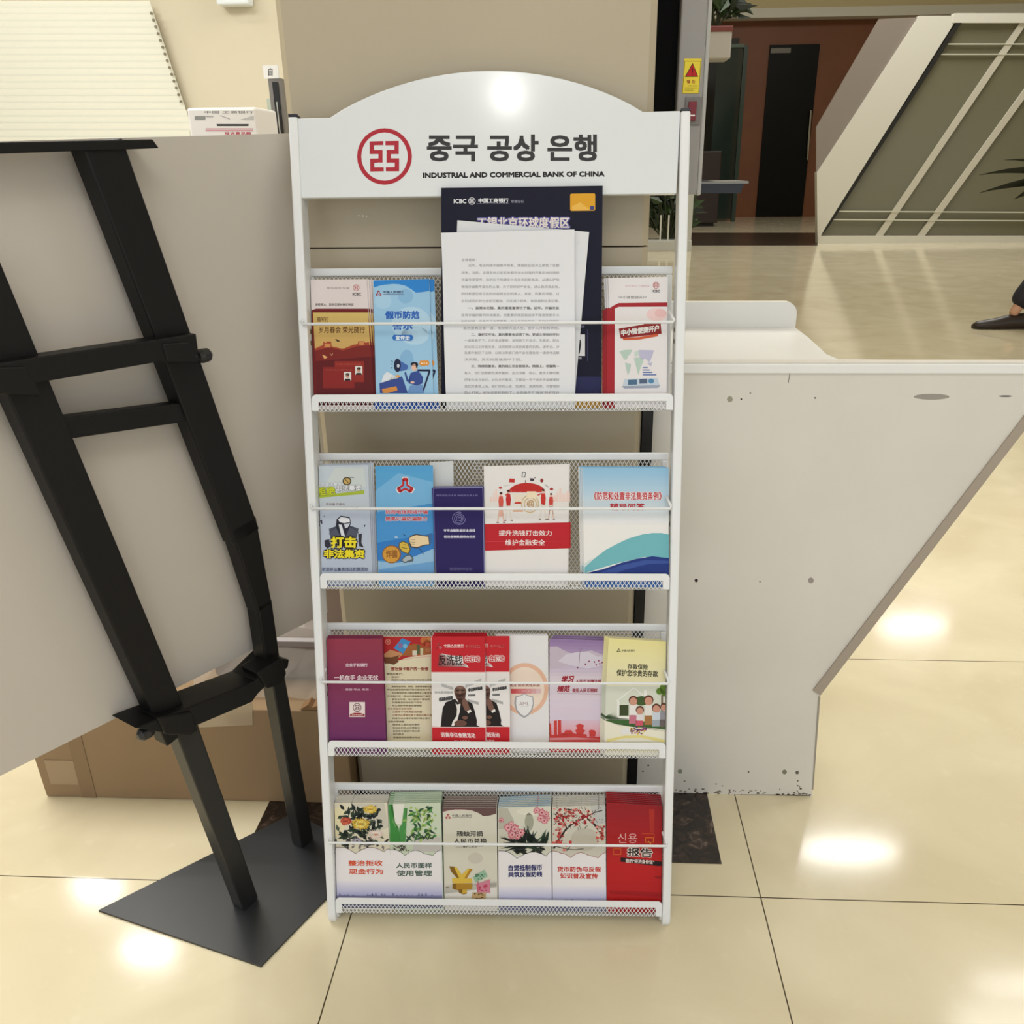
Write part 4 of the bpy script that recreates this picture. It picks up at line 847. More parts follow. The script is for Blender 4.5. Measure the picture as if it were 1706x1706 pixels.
A.up().poly([(358, 765), (366, 700), (402, 668), (478, 680), (490, 730), (470, 790), (446, 845), (402, 848)], (40, 40, 58)); A.up().poly([(380, 700), (404, 678), (476, 690), (482, 722), (430, 732), (392, 722)], (232, 234, 242)); A.poly([(384, 742), (410, 746), (440, 850), (408, 846)], (222, 226, 236)); A.poly([(430, 740), (484, 730), (462, 770), (440, 775)], (206, 210, 224))
for pts in (([(224, 708), (240, 702), (244, 736), (234, 738)]), ([(255, 670), (266, 668), (262, 680)]), ([(262, 880), (300, 870), (318, 930), (290, 950), (264, 930)]), ([(552, 830), (585, 820), (580, 900), (600, 940), (560, 930)]), ([(600, 750), (615, 745), (606, 768)])): A.poly(pts, (48, 48, 60))
A.up().text('打击', 316, 846, 540, 946, (240, 222, 40), .05, out=(34, 30, 20), ow=.12); A.text('非法集资', 256, 958, 608, 1034, (240, 222, 40), .045, out=(34, 30, 20), ow=.12)
A.up().text('防范非法集资违法犯罪活动', 243, 1113, 636, 1144, (56, 60, 100), .01); A.poly([(170, 1260), (680, 1260), (680, 1290), (170, 1290)], (128, 138, 170))
s.done('leaflet', 'grey-blue leaflet with a raised fist and yellow characters, left end of the second basket')
s.pile(3, .0035, 'grey-blue fist leaflet stacked behind the front one, its edge showing at the right', 'fist leaflets in the second basket', .0024, .001)

s = Sheet(1, [(625, 776), (718, 775), (718.5, 954), (631, 954)], -.012, ZC, body=(86, 160, 216)); A = s.base_art()
A.grad([(700, 240), (1196, 235), (1202, 700), (715, 700)], (84, 164, 218), (110, 172, 220), 8); A.up().poly([(702, 450), (900, 300), (1198, 380), (1200, 600), (705, 610)], (120, 182, 226)); A.up().poly([(706, 640), (1200, 560), (1202, 900), (712, 900)], (72, 148, 212)); A.up()
A.poly([(714, 900), (1203, 820), (1205, 1080), (720, 1050)], (50, 124, 200)); A.up().poly([(722, 1060), (900, 1075), (1204, 950), (1206, 1300), (728, 1300)], (150, 192, 226)); A.up().poly([(726, 1130), (1000, 1090), (1206, 1060), (1206, 1300), (728, 1300)], (112, 166, 214)); A.up()
A.spades(957, 415, 82, (236, 236, 240)); A.up().spades(957, 415, 72, (192, 40, 48))
A.text('防范电信网络诈骗', 790, 618, 1152, 652, (206, 70, 70), .03, out=(206, 216, 236), ow=.08); A.text('提高识骗防骗能力', 786, 674, 1146, 712, (206, 70, 70), .03, out=(206, 216, 236), ow=.08)
A.poly([(1120, 838), (1188, 815), (1190, 900), (1165, 915)], (60, 110, 170)); A.up().poly([(986, 858), (1010, 838), (1050, 826), (1160, 842), (1170, 918), (1120, 925), (1060, 948), (1005, 940), (990, 900)], (70, 56, 44)); A.up().poly([(992, 862), (1014, 846), (1052, 834), (1156, 848), (1164, 912), (1118, 918), (1058, 938), (1012, 930), (998, 898)], (236, 212, 170))
for y in (872, 893, 912): A.line([(1000, y), (1045, y + 4)], 3, (90, 70, 50))
A.ell(840, 1000, 82, 78, (150, 96, 40)); A.up().ell(838, 1000, 72, 70, (214, 156, 62)); A.up().text('诈骗', 790, 960, 890, 1030, (150, 96, 40), .03)
A.up(-2).poly([(905, 900), (940, 885), (985, 905), (1005, 960), (985, 1000), (930, 980), (900, 940)], (110, 90, 30)); A.up().poly([(912, 904), (940, 893), (978, 910), (996, 958), (980, 990), (934, 972), (908, 938)], (216, 184, 74)); A.up().line([(925, 940), (975, 950)], 5, (110, 84, 30)); A.line([(940, 915), (965, 920)], 5, (110, 84, 30))
A.poly([(915, 1050), (960, 1010), (1000, 1000), (1030, 1035), (1025, 1060), (950, 1075)], (92, 104, 110)); A.up().poly([(930, 1050), (965, 1018), (995, 1010), (1018, 1038), (955, 1065)], (176, 186, 190)); A.line([(1075, 945), (1120, 1000)], 4, (40, 60, 90)); A.line([(940, 826), (960, 842)], 5, (40, 60, 90)); A.ell(880, 852, 16, 7, (220, 236, 246), 8)
s.done('leaflet', 'sky-blue leaflet with coins and a fist below a red three-lobed emblem, second basket')
s = Sheet(1, [(716, 770), (755, 768), (758, 954), (716, 954)], -.030, ZC, th=.004, body=(214, 218, 220)); A = s.base_art(); A.rect(1205, 260, 1212, 900, (196, 200, 204)); s.done('leaflet', 'blank white leaflet back showing behind the small navy leaflet, second basket')

s = Sheet(1, [(719.5, 813), (806, 811.5), (808, 954), (727, 954)], -.007, ZC, body=(38, 28, 92), edge=mat((60, 56, 120), .5)); A = s.base_art()
A.line([(1197, 432), (1625, 425), (1640, 1290)], 5, (150, 150, 196)); A.line([(1197, 432), (1225, 1290)], 5, (110, 110, 170)); A.text('网络安全为人民 网络安全靠人民', 1225, 485, 1582, 501, (140, 136, 186))
for i in range(4): A.ring(1420 + i * 3, 690 + i * 2, 58 - i * 14, 56 - i * 13, 4, (150, 146, 200), 20, i * 70, i * 70 + 290)
A.text('守牢金融数据安全底线', 1288, 782, 1560, 806, (222, 220, 236), .03); A.text('促进金融数据综合应用', 1290, 836, 1560, 860, (222, 220, 236), .03); A.text('国家金融网络安全宣传周活动', 1340, 1115, 1535, 1125, (130, 126, 170)); A.text('金融知识普及', 1340, 1130, 1535, 1138, (120, 116, 160))
s.done('leaflet', 'small dark navy leaflet with a pale swirl emblem, middle of the second basket')
s.pile(3, .0052, 'small navy leaflet stacked behind the swirl emblem one, its blue top edge showing', 'navy swirl leaflets', .0012, .0006)

RED = (190, 32, 42)
s = Sheet(1, [(806, 776.5), (948, 773), (945.5, 954), (808, 954)], -.010, ZD, body=(234, 231, 230)); A = s.base_art()
for (x, w_, h) in ((450, 16, 30), (470, 12, 55), (484, 14, 80), (500, 20, 40), (855, 22, 40), (880, 14, 60), (897, 16, 85), (916, 20, 50), (940, 22, 65)): A.rect(x, 370 - h, x + w_, 372, (240, 214, 206))
A.up().ell(690, 312, 118, 62, (192, 44, 40), 20, 180, 360); A.ell(690, 318, 100, 66, (236, 226, 212), 20, 0, 180); A.up()
for i in range(5): A.ell(608 + i * 41, 312, 21, 9, (206, 70, 60), 10, 180, 360)
A.rect(678, 232, 682, 252, (120, 60, 50)); A.ring(710, 385, 58, 58, 6, (206, 180, 130), 24); A.ring(712, 386, 42, 42, 6, (206, 180, 130), 22); A.text('@', 688, 360, 738, 410, (190, 150, 100), .02)
A.poly([(605, 385), (640, 350), (655, 385)], (204, 70, 56)); A.rect(598, 412, 665, 436, (214, 130, 60)); A.up(); A.rect(598, 418, 665, 421, (240, 220, 190)); A.rect(598, 428, 665, 431, (240, 220, 190)); A.rect(612, 330, 660, 372, (240, 224, 206)); A.rect(690, 305, 750, 350, (244, 226, 196))
def man(A, x, top, foot, cl, leg, hair=(70, 30, 30), lean=0, skirt=None):
    h = foot - top; A.ell(x, top + h * .06, h * .05, h * .06, (236, 190, 170), 10); A.up().ell(x, top + h * .025, h * .052, h * .04, hair, 8).up(-1)
    A.poly([(x - h * .06, top + h * .13), (x + h * .06, top + h * .13), (x + h * .085, top + h * .3), (x + h * .06, top + h * .52), (x - h * .06, top + h * .52), (x - h * .085, top + h * .3)], cl)
    if skirt: A.poly([(x - h * .05, top + h * .45), (x + h * .05, top + h * .45), (x + h * .1, top + h * .8), (x - h * .1, top + h * .8)], skirt)
    A.poly([(x - h * .055, top + h * .5), (x - h * .005, top + h * .5), (x - h * .09 + lean, foot), (x - h * .13 + lean, foot)], leg); A.poly([(x, top + h * .5), (x + h * .055, top + h * .5), (x + h * .12 + lean, foot), (x + h * .08 + lean, foot)], leg); A.poly([(x - h * .15, foot - 3), (x - h * .07, foot - 3), (x - h * .07, foot + 3), (x - h * .15, foot + 3)], (90, 44, 44)); A.poly([(x + h * .07, foot - 3), (x + h * .15, foot - 3), (x + h * .15, foot + 3), (x + h * .07, foot + 3)], (90, 44, 44))
man(A, 522, 312, 505, (214, 92, 80), (236, 196, 180), skirt=(236, 180, 168)); man(A, 570, 296, 492, (196, 44, 44), (232, 224, 216)); man(A, 795, 292, 484, (204, 52, 44), (232, 222, 212)); man(A, 846, 318, 484, (206, 70, 62), (238, 200, 186), skirt=(240, 232, 226))
A.line([(550, 330), (592, 300)], 8, (214, 92, 80)); A.line([(780, 320), (758, 330)], 8, (204, 52, 44))
A.up(); A.line([(662, 180), (682, 184), (676, 214), (657, 210), (662, 180)], 4, (64, 60, 72)); A.poly([(576, 222), (612, 224), (610, 248), (574, 246)], (196, 52, 48)); A.poly([(708, 220), (738, 222), (732, 238), (712, 238)], (70, 60, 70)); A.line([(738, 220), (746, 212)], 4, (70, 60, 70)); A.ell(786, 235, 11, 13, (150, 50, 50), 8); A.ell(518, 282, 11, 8, (196, 60, 56), 8); A.ell(848, 290, 12, 9, (176, 56, 60), 8); A.line([(805, 260), (828, 278)], 3, (110, 90, 100)); A.line([(540, 272), (580, 264)], 3, (200, 190, 190))
A.poly([(417, 516), (966, 505), (966, 672), (419, 688)], RED); A.up().text('提升洗钱打击效力', 507, 556, 850, 592, (246, 240, 238), .01); A.text('维护金融安全', 550, 616, 806, 654, (246, 240, 238), .01); A.line([(420, 630), (966, 626)], 2, (212, 80, 84))
s.done('booklet', 'white booklet with a red umbrella picture and a broad red band, second basket', 'booklet')
s.pile(1, .0034, 'white booklet directly behind the red umbrella one, only its right edge showing', 'umbrella booklets', .0018, jit=0)

s = Sheet(1, [(970, 780), (1114, 779), (1114, 954), (973, 954)], -.007, ZD, body=(240, 238, 236)); A = s.base_art()
A.grad([(1050, 150), (1606, 151), (1606, 520), (1056, 520)], (146, 194, 228), (238, 236, 236), 24); A.up()
A.poly([(1062, 795), (1130, 735), (1200, 682), (1280, 640), (1350, 608), (1430, 584), (1500, 574), (1560, 574), (1607, 584), (1607, 745), (1450, 728), (1250, 775), (1063, 832)], (116, 186, 196)); A.poly([(1062, 795), (1062, 770), (1100, 745), (1130, 738)], (214, 226, 226)); A.up()
A.poly([(1062, 835), (1180, 808), (1300, 766), (1400, 740), (1500, 724), (1607, 736), (1607, 940), (1064, 940)], (36, 58, 132)); A.up().poly([(1160, 830), (1300, 782), (1450, 748), (1606, 752), (1606, 770), (1480, 772), (1320, 812), (1230, 850)], (58, 84, 158)); A.poly([(1064, 860), (1606, 860), (1606, 940), (1064, 940)], (52, 108, 182))
A.text('《防范和处置非法集资条例》', 1122, 308, 1560, 362, (196, 50, 56), .02, out=(238, 232, 236), ow=.07); A.text('辅导问答', 1226, 382, 1450, 428, (186, 42, 52), .03)
s.done('booklet', 'light blue booklet with teal and navy waves, right end of the second basket', 'booklet')
s.pile(3, .0032, 'light blue wave booklet stacked behind the front one, its left edge showing', 'blue wave booklets', -.0024, .0006)

# ================================================================ row three
ZE = (510, 1020, 320 / 1706); ZF = (800, 1020, 340 / 1706)
s = Sheet(2, [(537.5, 1063.5), (636.5, 1063.5), (643, 1234), (542, 1234)], -.008, ZE, body=(128, 46, 88), edge=mat((120, 70, 110), .5)); A = s.base_art()
A.grad([(150, 236), (676, 236), (716, 1330), (172, 1330)], (148, 54, 74), (104, 46, 108), 20); A.up()
A.text('企业手机银行', 350, 453, 546, 483, (230, 208, 220), .03); A.text('一机在手 企业无忧', 248, 558, 640, 602, (238, 222, 230), .03); A.text('· 便捷 专业 高效 ·', 330, 676, 574, 696, (214, 180, 200), .02)
A.rect(385, 797, 523, 930, (234, 220, 218)); A.up().emblem(454, 846, 38, (90, 32, 44)); A.poly([(390, 905), (430, 893), (480, 893), (520, 905), (520, 922), (390, 922)], (150, 36, 44)); A.up().text('企业手机银行', 405, 902, 506, 917, (234, 200, 200), .02)
s.done('booklet', 'plum purple booklet with a small white emblem square, left end of the third basket', 'booklet')
s.pile(2, .005, 'plum purple booklet behind the front one, its lilac top edge showing', 'plum purple booklets', 0, .0016)

s = Sheet(2, [(634, 1060), (722, 1060), (722, 1234), (640, 1234)], -.026, ZE, body=(226, 216, 186)); A = s.base_art()
A.poly([(662, 216), (1128, 216), (1128, 372), (1000, 385), (900, 402), (830, 428), (690, 440), (668, 440)], (178, 36, 40)); A.up(); A.emblem(728, 262, 24, (222, 150, 130)); A.line([(860, 425), (960, 405), (1128, 388)], 6, (224, 170, 160))
A.poly([(845, 388), (900, 300), (960, 280), (1050, 290), (1100, 330), (1110, 370), (950, 385)], (160, 96, 50)); A.up().poly([(852, 230), (928, 262), (862, 368), (778, 318)], (64, 140, 200)); A.up().emblem(838, 296, 20, (190, 50, 60)); A.ell(880, 300, 20, 20, (120, 184, 220), 10); A.up(-1)
for (x, y, r, c) in ((1045, 250, 32, (200, 110, 60)), (1075, 280, 34, (190, 80, 50)), (1090, 245, 26, (206, 130, 70)), (1040, 285, 22, (176, 60, 40)), (1085, 330, 26, (180, 110, 70))): A.ell(x, y, r, r, c, 9)
A.rect(985, 288, 1010, 372, (86, 96, 64)); A.rect(945, 340, 985, 385, (216, 208, 190)); A.rect(1015, 320, 1040, 380, (206, 196, 160))
A.up().poly([(692, 372), (745, 332), (790, 345), (855, 365), (850, 385), (815, 410), (820, 440), (780, 466), (740, 452), (700, 452)], (196, 140, 96)); A.up().poly([(694, 400), (760, 400), (830, 380), (815, 412), (822, 440), (780, 466), (740, 456), (698, 456)], (110, 66, 40)); A.up()
A.text('致社保卡客户的一封信', 755, 486, 1086, 518, (148, 50, 40), .03)
L3 = ['尊敬的客户：', '　您好！', '　感谢您长期以来对我行的支持与厚爱', '　金融社会保障卡除具有社会保障功能外', '　具有现金存取、转账、消费等金融功能', '可在全国范围的银行网点使用的卡片', '　为方便您的用卡请您携带本人身份证', '件到我行任一网点办理金融账户激活', '　享受免年费、免小额账户管理费', '　办理激活的好处如下所示', '　可以领取养老金和报销款', '并且资金安全有保障', '　二是持卡可免费查询余额', '　三是可以享受代发工资和代缴水电', '　四是可以办理手机银行网上银行', '业务办理流程', '　携带本人身份证件原件', '　到就近的网点办理激活', '　祝您身体健康万事如意', '　本行网点', '　详情请咨询各营业网点']
for i, l in enumerate(L3):
    y = 547 + i * 28.2; ind = 40 if l[0] == '　' else 0; l = l.strip('　'); x0 = 716 + (i * .8); A.text(l, x0 + ind, y - 8, min(1116, x0 + ind + 24 * len(l)), y + 8, (104, 88, 64) if i not in (11, 12, 13) else (150, 90, 60), .012)
s.done('leaflet', 'cream letter leaflet with a hand holding a blue card, right of the plum booklet')

def red_man(A):
    A.rect(1112, 215, 1590, 530, (196, 34, 44)); A.rect(1118, 530, 1592, 536, (232, 190, 190)); A.spades(1178, 305, 28, (242, 236, 236)); A.text('中国人民银行', 1225, 284, 1400, 306, (242, 230, 230), .02); A.rect(1228, 310, 1400, 317, (226, 150, 150)); A.text('支付结算', 1412, 290, 1545, 318, (226, 140, 140))
    A.poly([(1170, 482), (1178, 376), (1208, 366), (1245, 376), (1300, 384), (1392, 390), (1398, 452), (1420, 458), (1445, 492), (1395, 484)], (240, 236, 236)); A.up().text('反洗钱', 1178, 380, 1388, 472, (34, 24, 26), .012); A.poly([(1390, 468), (1385, 448), (1408, 470)], (196, 34, 44)); A.up(-1); A.text('在行动', 1410, 388, 1542, 440, (196, 34, 44), .03, out=(240, 236, 236), ow=.1)
    for (x0, y0, x1, y1, dl, dr, c) in ((1140, 700, 1305, 724, 0, 0, (176, 176, 178)), (1178, 752, 1302, 790, 6, -12, (70, 70, 72)), (1200, 640, 1308, 670, -10, 24, (190, 190, 192)), (1438, 668, 1566, 700, 8, -12, (66, 66, 68)), (1438, 728, 1504, 748, 0, -2, (110, 110, 112)), (1412, 610, 1556, 640, 34, -24, (188, 188, 190)), (1432, 780, 1534, 808, -12, 16, (176, 176, 178))):
        A.text('非法集资骗局', x0, y0, x1, y1, c, .06, dl, dr)
    A.up().poly([(1196, 1012), (1202, 940), (1214, 850), (1240, 800), (1322, 768), (1350, 800), (1400, 790), (1440, 790), (1476, 812), (1498, 880), (1518, 965), (1515, 1000), (1552, 1025), (1190, 1020)], (30, 25, 26)); A.up().poly([(1326, 800), (1340, 820), (1372, 812), (1365, 880), (1346, 950), (1340, 985), (1308, 1010), (1290, 1010), (1300, 975), (1336, 920), (1340, 860)], (234, 228, 226))
    A.up().ell(1368, 704, 54, 52, (112, 82, 72), 20); A.poly([(1318, 720), (1420, 715), (1412, 770), (1392, 800), (1366, 802), (1336, 770)], (96, 68, 60)); A.poly([(1344, 762), (1396, 765), (1392, 806), (1352, 806)], (84, 58, 52)); A.up().poly([(1330, 690), (1360, 686), (1360, 698), (1332, 702)], (44, 32, 30)); A.poly([(1376, 686), (1410, 688), (1408, 700), (1376, 698)], (44, 32, 30)); A.poly([(1360, 700), (1374, 700), (1380, 726), (1354, 726)], (132, 98, 84)); A.rect(1346, 738, 1388, 745, (60, 38, 36)); A.ell(1368, 668, 30, 12, (146, 112, 100), 12)
    A.poly([(1386, 778), (1410, 765), (1432, 785), (1452, 850), (1462, 880), (1436, 888), (1410, 870), (1385, 815)], (122, 88, 76)); A.up().poly([(1428, 880), (1460, 862), (1470, 882), (1440, 898)], (236, 232, 230)); A.ell(1412, 936, 26, 16, (120, 84, 72), 12); A.ell(1372, 985, 56, 28, (108, 74, 64), 14); A.up(-4)
    A.poly([(1119, 1016), (1594, 1024), (1596, 1330), (1122, 1330)], (196, 34, 44)); A.up().rect(1120, 1018, 1594, 1023, (236, 200, 200)); A.text('远离非法金融活动', 1198, 1068, 1502, 1112, (240, 228, 228), .02, -4, 4, -.25); A.text('维护金融稳定', 1315, 1136, 1462, 1180, (236, 214, 214), .02, 0, 0, -.25)
s = Sheet(2, [(718, 1062), (808, 1062), (810, 1234), (720, 1234)], -.007, ZE, body=(236, 232, 232), edge=mat((190, 70, 76), .5)); A = s.base_art(); red_man(A)
s.done('leaflet', 'red and white leaflet with a man in a black suit, front copy, third basket')
s.pile(1, .0036, 'second copy of the red man-in-suit leaflet, half covered, right of the front copy', 'red man-in-suit leaflets', .0462, jit=0)
s.pile(2, .0095, 'red leaflet standing behind the front man-in-suit one, only its top edge showing', 'red leaflets with only top edges showing', .001, .0014, jit=0)

s = Sheet(2, [(826, 1058.5), (913, 1058.5), (914.5, 1234), (828, 1234)], -.0195, ZF, body=(232, 230, 232)); A = s.base_art()
A.ell(372, 640, 196, 214, (240, 222, 208), 30); A.up().ring(372, 642, 198, 218, 34, (232, 186, 160), 36); A.up()
for i in range(6): A.rect(258 + i * 42, 640, 300 + i * 42, 680, (208 + i * 4, 84 + i * 22, 88 + i * 22))
A.text('遵守反洗法 预防洗钱风险', 150, 598, 500, 622, (150, 70, 74), .02); A.up().text('（ 一 ）', 330, 648, 410, 668, (240, 220, 220), .02)
A.up().poly([(370, 676), (400, 694), (442, 704), (450, 760), (436, 820), (405, 862), (368, 884), (330, 862), (300, 820), (284, 760), (292, 704), (338, 694)], (166, 166, 170)); A.up().poly([(370, 684), (400, 700), (436, 710), (440, 765), (424, 818), (398, 852), (368, 868), (338, 850), (310, 815), (300, 765), (304, 710), (340, 700)], (236, 235, 237)); A.up().text('AML', 326, 750, 408, 778, (150, 120, 122), .0); A.rect(335, 786, 402, 790, (200, 200, 204))
s.done('leaflet', 'white leaflet with a peach circle and silver AML shield, third basket')
s.pile(1, .004, 'white leaflet behind the AML shield one, only its pinkish top edge showing', 'shield leaflets', -.0012, .0016)

s = Sheet(2, [(915.5, 1064), (1005.5, 1067), (1006, 1234), (916, 1234)], -.0185, ZF, body=(214, 202, 220), edge=mat((120, 84, 130), .5)); A = s.base_art()
A.grad([(580, 222), (1040, 236), (1040, 560), (579, 560)], (146, 118, 166), (224, 214, 226), 12); A.grad([(579, 560), (1040, 560), (1040, 900), (580, 900)], (224, 214, 226), (218, 204, 222), 6); A.grad([(580, 900), (1040, 900), (1040, 1070), (580, 1070)], (220, 196, 214), (232, 150, 156), 8); A.up()
A.poly([(580, 290), (640, 285), (700, 320), (780, 350), (860, 330), (930, 320), (1038, 360), (1038, 450), (800, 430), (580, 480)], (198, 184, 200)); A.up().poly([(650, 410), (720, 350), (835, 330), (900, 330), (980, 370), (1038, 365), (1038, 440), (900, 470), (740, 440)], (214, 206, 220)); A.up().line([(835, 310), (825, 450)], 4, (140, 110, 140)); A.line([(835, 310), (860, 300)], 3, (140, 110, 140)); A.ell(815, 462, 6, 8, (120, 60, 80), 8)
for (x, y) in ((910, 410), (880, 435), (955, 415), (970, 440), (1000, 430), (1020, 420), (990, 405)): A.ell(x, y, 7, 8, (150, 60, 90), 8)
A.text('学习', 680, 524, 782, 588, (160, 40, 60), .05, 8, 0, .15, out=(236, 214, 220), ow=.05); A.text('人民币法律法规', 798, 562, 1012, 590, (160, 44, 60), .03); A.text('规范', 645, 610, 752, 664, (160, 40, 60), .05, 4, 0, .15, out=(236, 214, 220), ow=.05); A.text('使用人民币图样', 768, 636, 980, 670, (160, 44, 60), .03); A.line([(650, 676), (1030, 688)], 3, (190, 130, 140))
C = (206, 66, 62)
for q in (([(580, 930), (592, 930), (596, 1030), (580, 1030)]), ([(616, 906), (642, 904), (642, 1030), (618, 1030)]), ([(650, 902), (676, 902), (678, 1030), (650, 1030)]), ([(678, 1005), (700, 1010), (712, 985), (760, 985), (775, 1005), (800, 1020), (680, 1030)]), ([(790, 990), (810, 975), (805, 955), (795, 948), (830, 930), (870, 945), (862, 960), (860, 975), (880, 990), (868, 1000), (860, 1020), (808, 1020), (802, 1000)]), ([(908, 990), (925, 982), (955, 985), (968, 1005), (960, 1040), (915, 1040)]), ([(1010, 1010), (1030, 1000), (1038, 1005), (1038, 1045), (1012, 1045)]), ([(580, 1025), (800, 1015), (890, 1020), (892, 1045), (1039, 1040), (1039, 1062), (800, 1045), (580, 1050)])): A.poly(q, C)
A.grad([(580, 1070), (1039, 1062), (1039, 1250), (580, 1250)], (214, 90, 86), (196, 60, 60), 3)
s.done('leaflet', 'lilac and pink leaflet with a red city skyline along its foot, third basket')
s.pile(2, .0060, 'purple leaflet behind the red skyline one, its dark violet top edge showing', 'skyline leaflets', .0035, .0022, jit=0)

s = Sheet(2, [(1014, 1063), (1111, 1069), (1111, 1234), (1008, 1234)], -.007, ZF, body=(238, 232, 200)); A = s.base_art()
A.grad([(1074, 216), (1562, 246), (1562, 610), (1052, 610)], (236, 226, 158), (236, 230, 196), 14); A.up(); A.spades(1158, 322, 17, (70, 70, 40)); A.text('中国人民银行', 1184, 312, 1294, 330, (70, 70, 44), .02)
A.text('存款保险', 1232, 432, 1402, 478, (44, 40, 30), .02, -2, 4); A.text('保护您珍贵的存款', 1140, 482, 1486, 536, (44, 40, 30), .02, -4, 6)
A.poly([(1050, 615), (1562, 615), (1562, 900), (1044, 900)], (216, 220, 206)); A.poly([(1044, 870), (1120, 830), (1250, 900), (1562, 930), (1562, 1000), (1150, 940), (1044, 905)], (62, 100, 50)); A.poly([(1040, 900), (1150, 930), (1230, 945), (1562, 980), (1562, 1250), (1036, 1250)], (236, 232, 214)); A.up()
A.line([(1140, 742), (1285, 632), (1420, 745)], 9, (238, 238, 234)); A.rect(1370, 650, 1392, 700, (238, 238, 234)); A.line([(1155, 740), (1150, 875), (1260, 880)], 16, (240, 240, 236)); A.rect(1165, 775, 1240, 865, (64, 74, 44)); A.up()
A.ell(1350, 740, 60, 40, (66, 92, 48), 12)
for (x, y, r) in ((1530, 640, 44), (1500, 660, 30), (1545, 680, 26)): A.ell(x - (10 if x > 1540 else 0), y, min(r, 1560 - x), r, (96, 130, 44), 10)
A.rect(1512, 690, 1528, 960, (120, 100, 80)); A.up()
for (x, y, hr, sc, c1, c2) in ((1280, 745, 36, 1.2, (236, 232, 230), (200, 120, 140)), (1335, 825, 32, .7, (228, 220, 224), (210, 90, 110)), (1408, 742, 38, 1.3, (232, 230, 226), (168, 118, 70)), (1472, 808, 34, .9, (206, 214, 226), (160, 170, 180)), (1534, 796, 28, 1.0, (150, 150, 160), (110, 100, 100))):
    A.poly([(x - 36 * .8, y + 30), (x + 28, y + 30), (x + 28, y + 30 + 72 * sc), (x - 30, y + 30 + 72 * sc)], c1); A.poly([(x - 34, y + 30 + 70 * sc), (x + 28, y + 30 + 70 * sc), (x + 28, y + 30 + 130 * sc), (x - 36, y + 30 + 130 * sc)], c2); A.up().ell(x, y - 8, min(hr + 3, 1562 - x), hr + 4, (96, 58, 44), 14); A.up().ell(x, y, min(hr - 4, 1560 - x), hr - 3, (206, 150, 130), 14); A.up(-2)
A.poly([(1170, 980), (1240, 965), (1260, 1010), (1190, 1020)], (234, 232, 232)); A.up()
rr = random.Random(8)
for i in range(40): A.ell(1250 + rr.random() * 150, 985 + rr.gauss(0, 14), 8, 7, rr.choice(((150, 60, 130), (214, 170, 50), (190, 60, 70), (90, 60, 120), (230, 190, 70))), 7)
A.poly([(1060, 1062), (1200, 1032), (1350, 1028), (1500, 1055), (1560, 1070), (1560, 1090), (1350, 1050), (1200, 1052), (1060, 1085)], (232, 218, 140)); A.rect(1052, 1130, 1560, 1160, (222, 210, 140))
s.done('leaflet', 'pale yellow leaflet with a house outline and doll family, right end of third basket')
s.pile(3, .0032, 'pale yellow leaflet fanned out left behind the doll family one', 'doll family leaflets', -.0026, .0005)

# ================================================================ row four
ZG = (520, 1290, 320 / 1706); ZI = (810, 1290, 330 / 1706)
def lower(A, pts, x0, x1, y1, line, foot):
    """white lower field with a scalloped top edge given by its cusp points"""
    q = []
    for (ax, ay), (bx, by), h in pts:
        for i in range(8):
            t = i / 8; q.append((ax + (bx - ax) * t, ay + (by - ay) * t - h * math.sin(PI * t)))
    q.append(pts[-1][1])
    A.line(q, 7, line); A.up().poly(q + [(x1, y1), (x0, y1)], (236, 232, 234)); A.up().grad([(x0, y1 - 240), (x1, y1 - 240), (x1, y1 - 110), (x0, y1 - 110)], (232, 228, 236), (178, 178, 214), 8); A.grad([(x0, y1 - 110), (x1, y1 - 110), (x1, y1), (x0, y1)], foot, (90, 90, 120), 3)
    A.up(); rr = random.Random(int(x0))
    for i in range(12):
        x = x0 + 20 + (x1 - x0 - 40) * rr.random(); h = 6 + 26 * rr.random(); A.poly([(x - 12, y1 - 108), (x - 5, y1 - 108 - h), (x + 4, y1 - 108 - h * .7), (x + 12, y1 - 108)], (130, 130, 166))
s = Sheet(3, [(553.5, 1338), (644.8, 1337.5), (654.3, 1495), (556.5, 1495)], -.009, ZG, th=.0034, body=(232, 226, 208)); A = s.base_art()
A.poly([(182, 258), (668, 255), (690, 690), (190, 690)], (226, 218, 196)); A.up().poly([(186, 300), (300, 270), (290, 480), (188, 560)], (234, 224, 184)); A.poly([(350, 260), (640, 258), (680, 470), (560, 520), (420, 380)], (206, 200, 184)); A.up()
rr = random.Random(11)
def leaves(cx, cy, n, rx, ry, L, cols):
    for i in range(n): A.leaf(cx + rr.gauss(0, rx), cy + rr.gauss(0, ry), L * rr.uniform(.6, 1.3), rr.uniform(0, 360), L * .24, rr.choice(cols))
DK = ((40, 52, 44), (54, 70, 56), (30, 38, 40), (86, 98, 84))
leaves(430, 370, 44, 75, 44, 72, DK); leaves(420, 520, 60, 95, 44, 72, DK); leaves(460, 620, 40, 110, 30, 50, DK + ((110, 90, 110), (130, 120, 120))); leaves(560, 390, 10, 30, 30, 60, DK)
A.up(); A.flower(515, 312, 72, 22, (222, 186, 74), (240, 214, 110), (200, 150, 50), .14, .62); A.flower(430, 440, 88, 24, (216, 178, 66), (242, 220, 120), (196, 150, 50), .13, .66); A.flower(298, 415, 58, 18, (196, 78, 58), (220, 110, 84), (170, 60, 40), .2, .72); A.flower(565, 535, 78, 24, (226, 206, 196), (240, 224, 214), (206, 150, 120), .1, .7); A.flower(400, 590, 50, 16, (150, 140, 160), (190, 184, 200), (90, 80, 90), .14, .6)
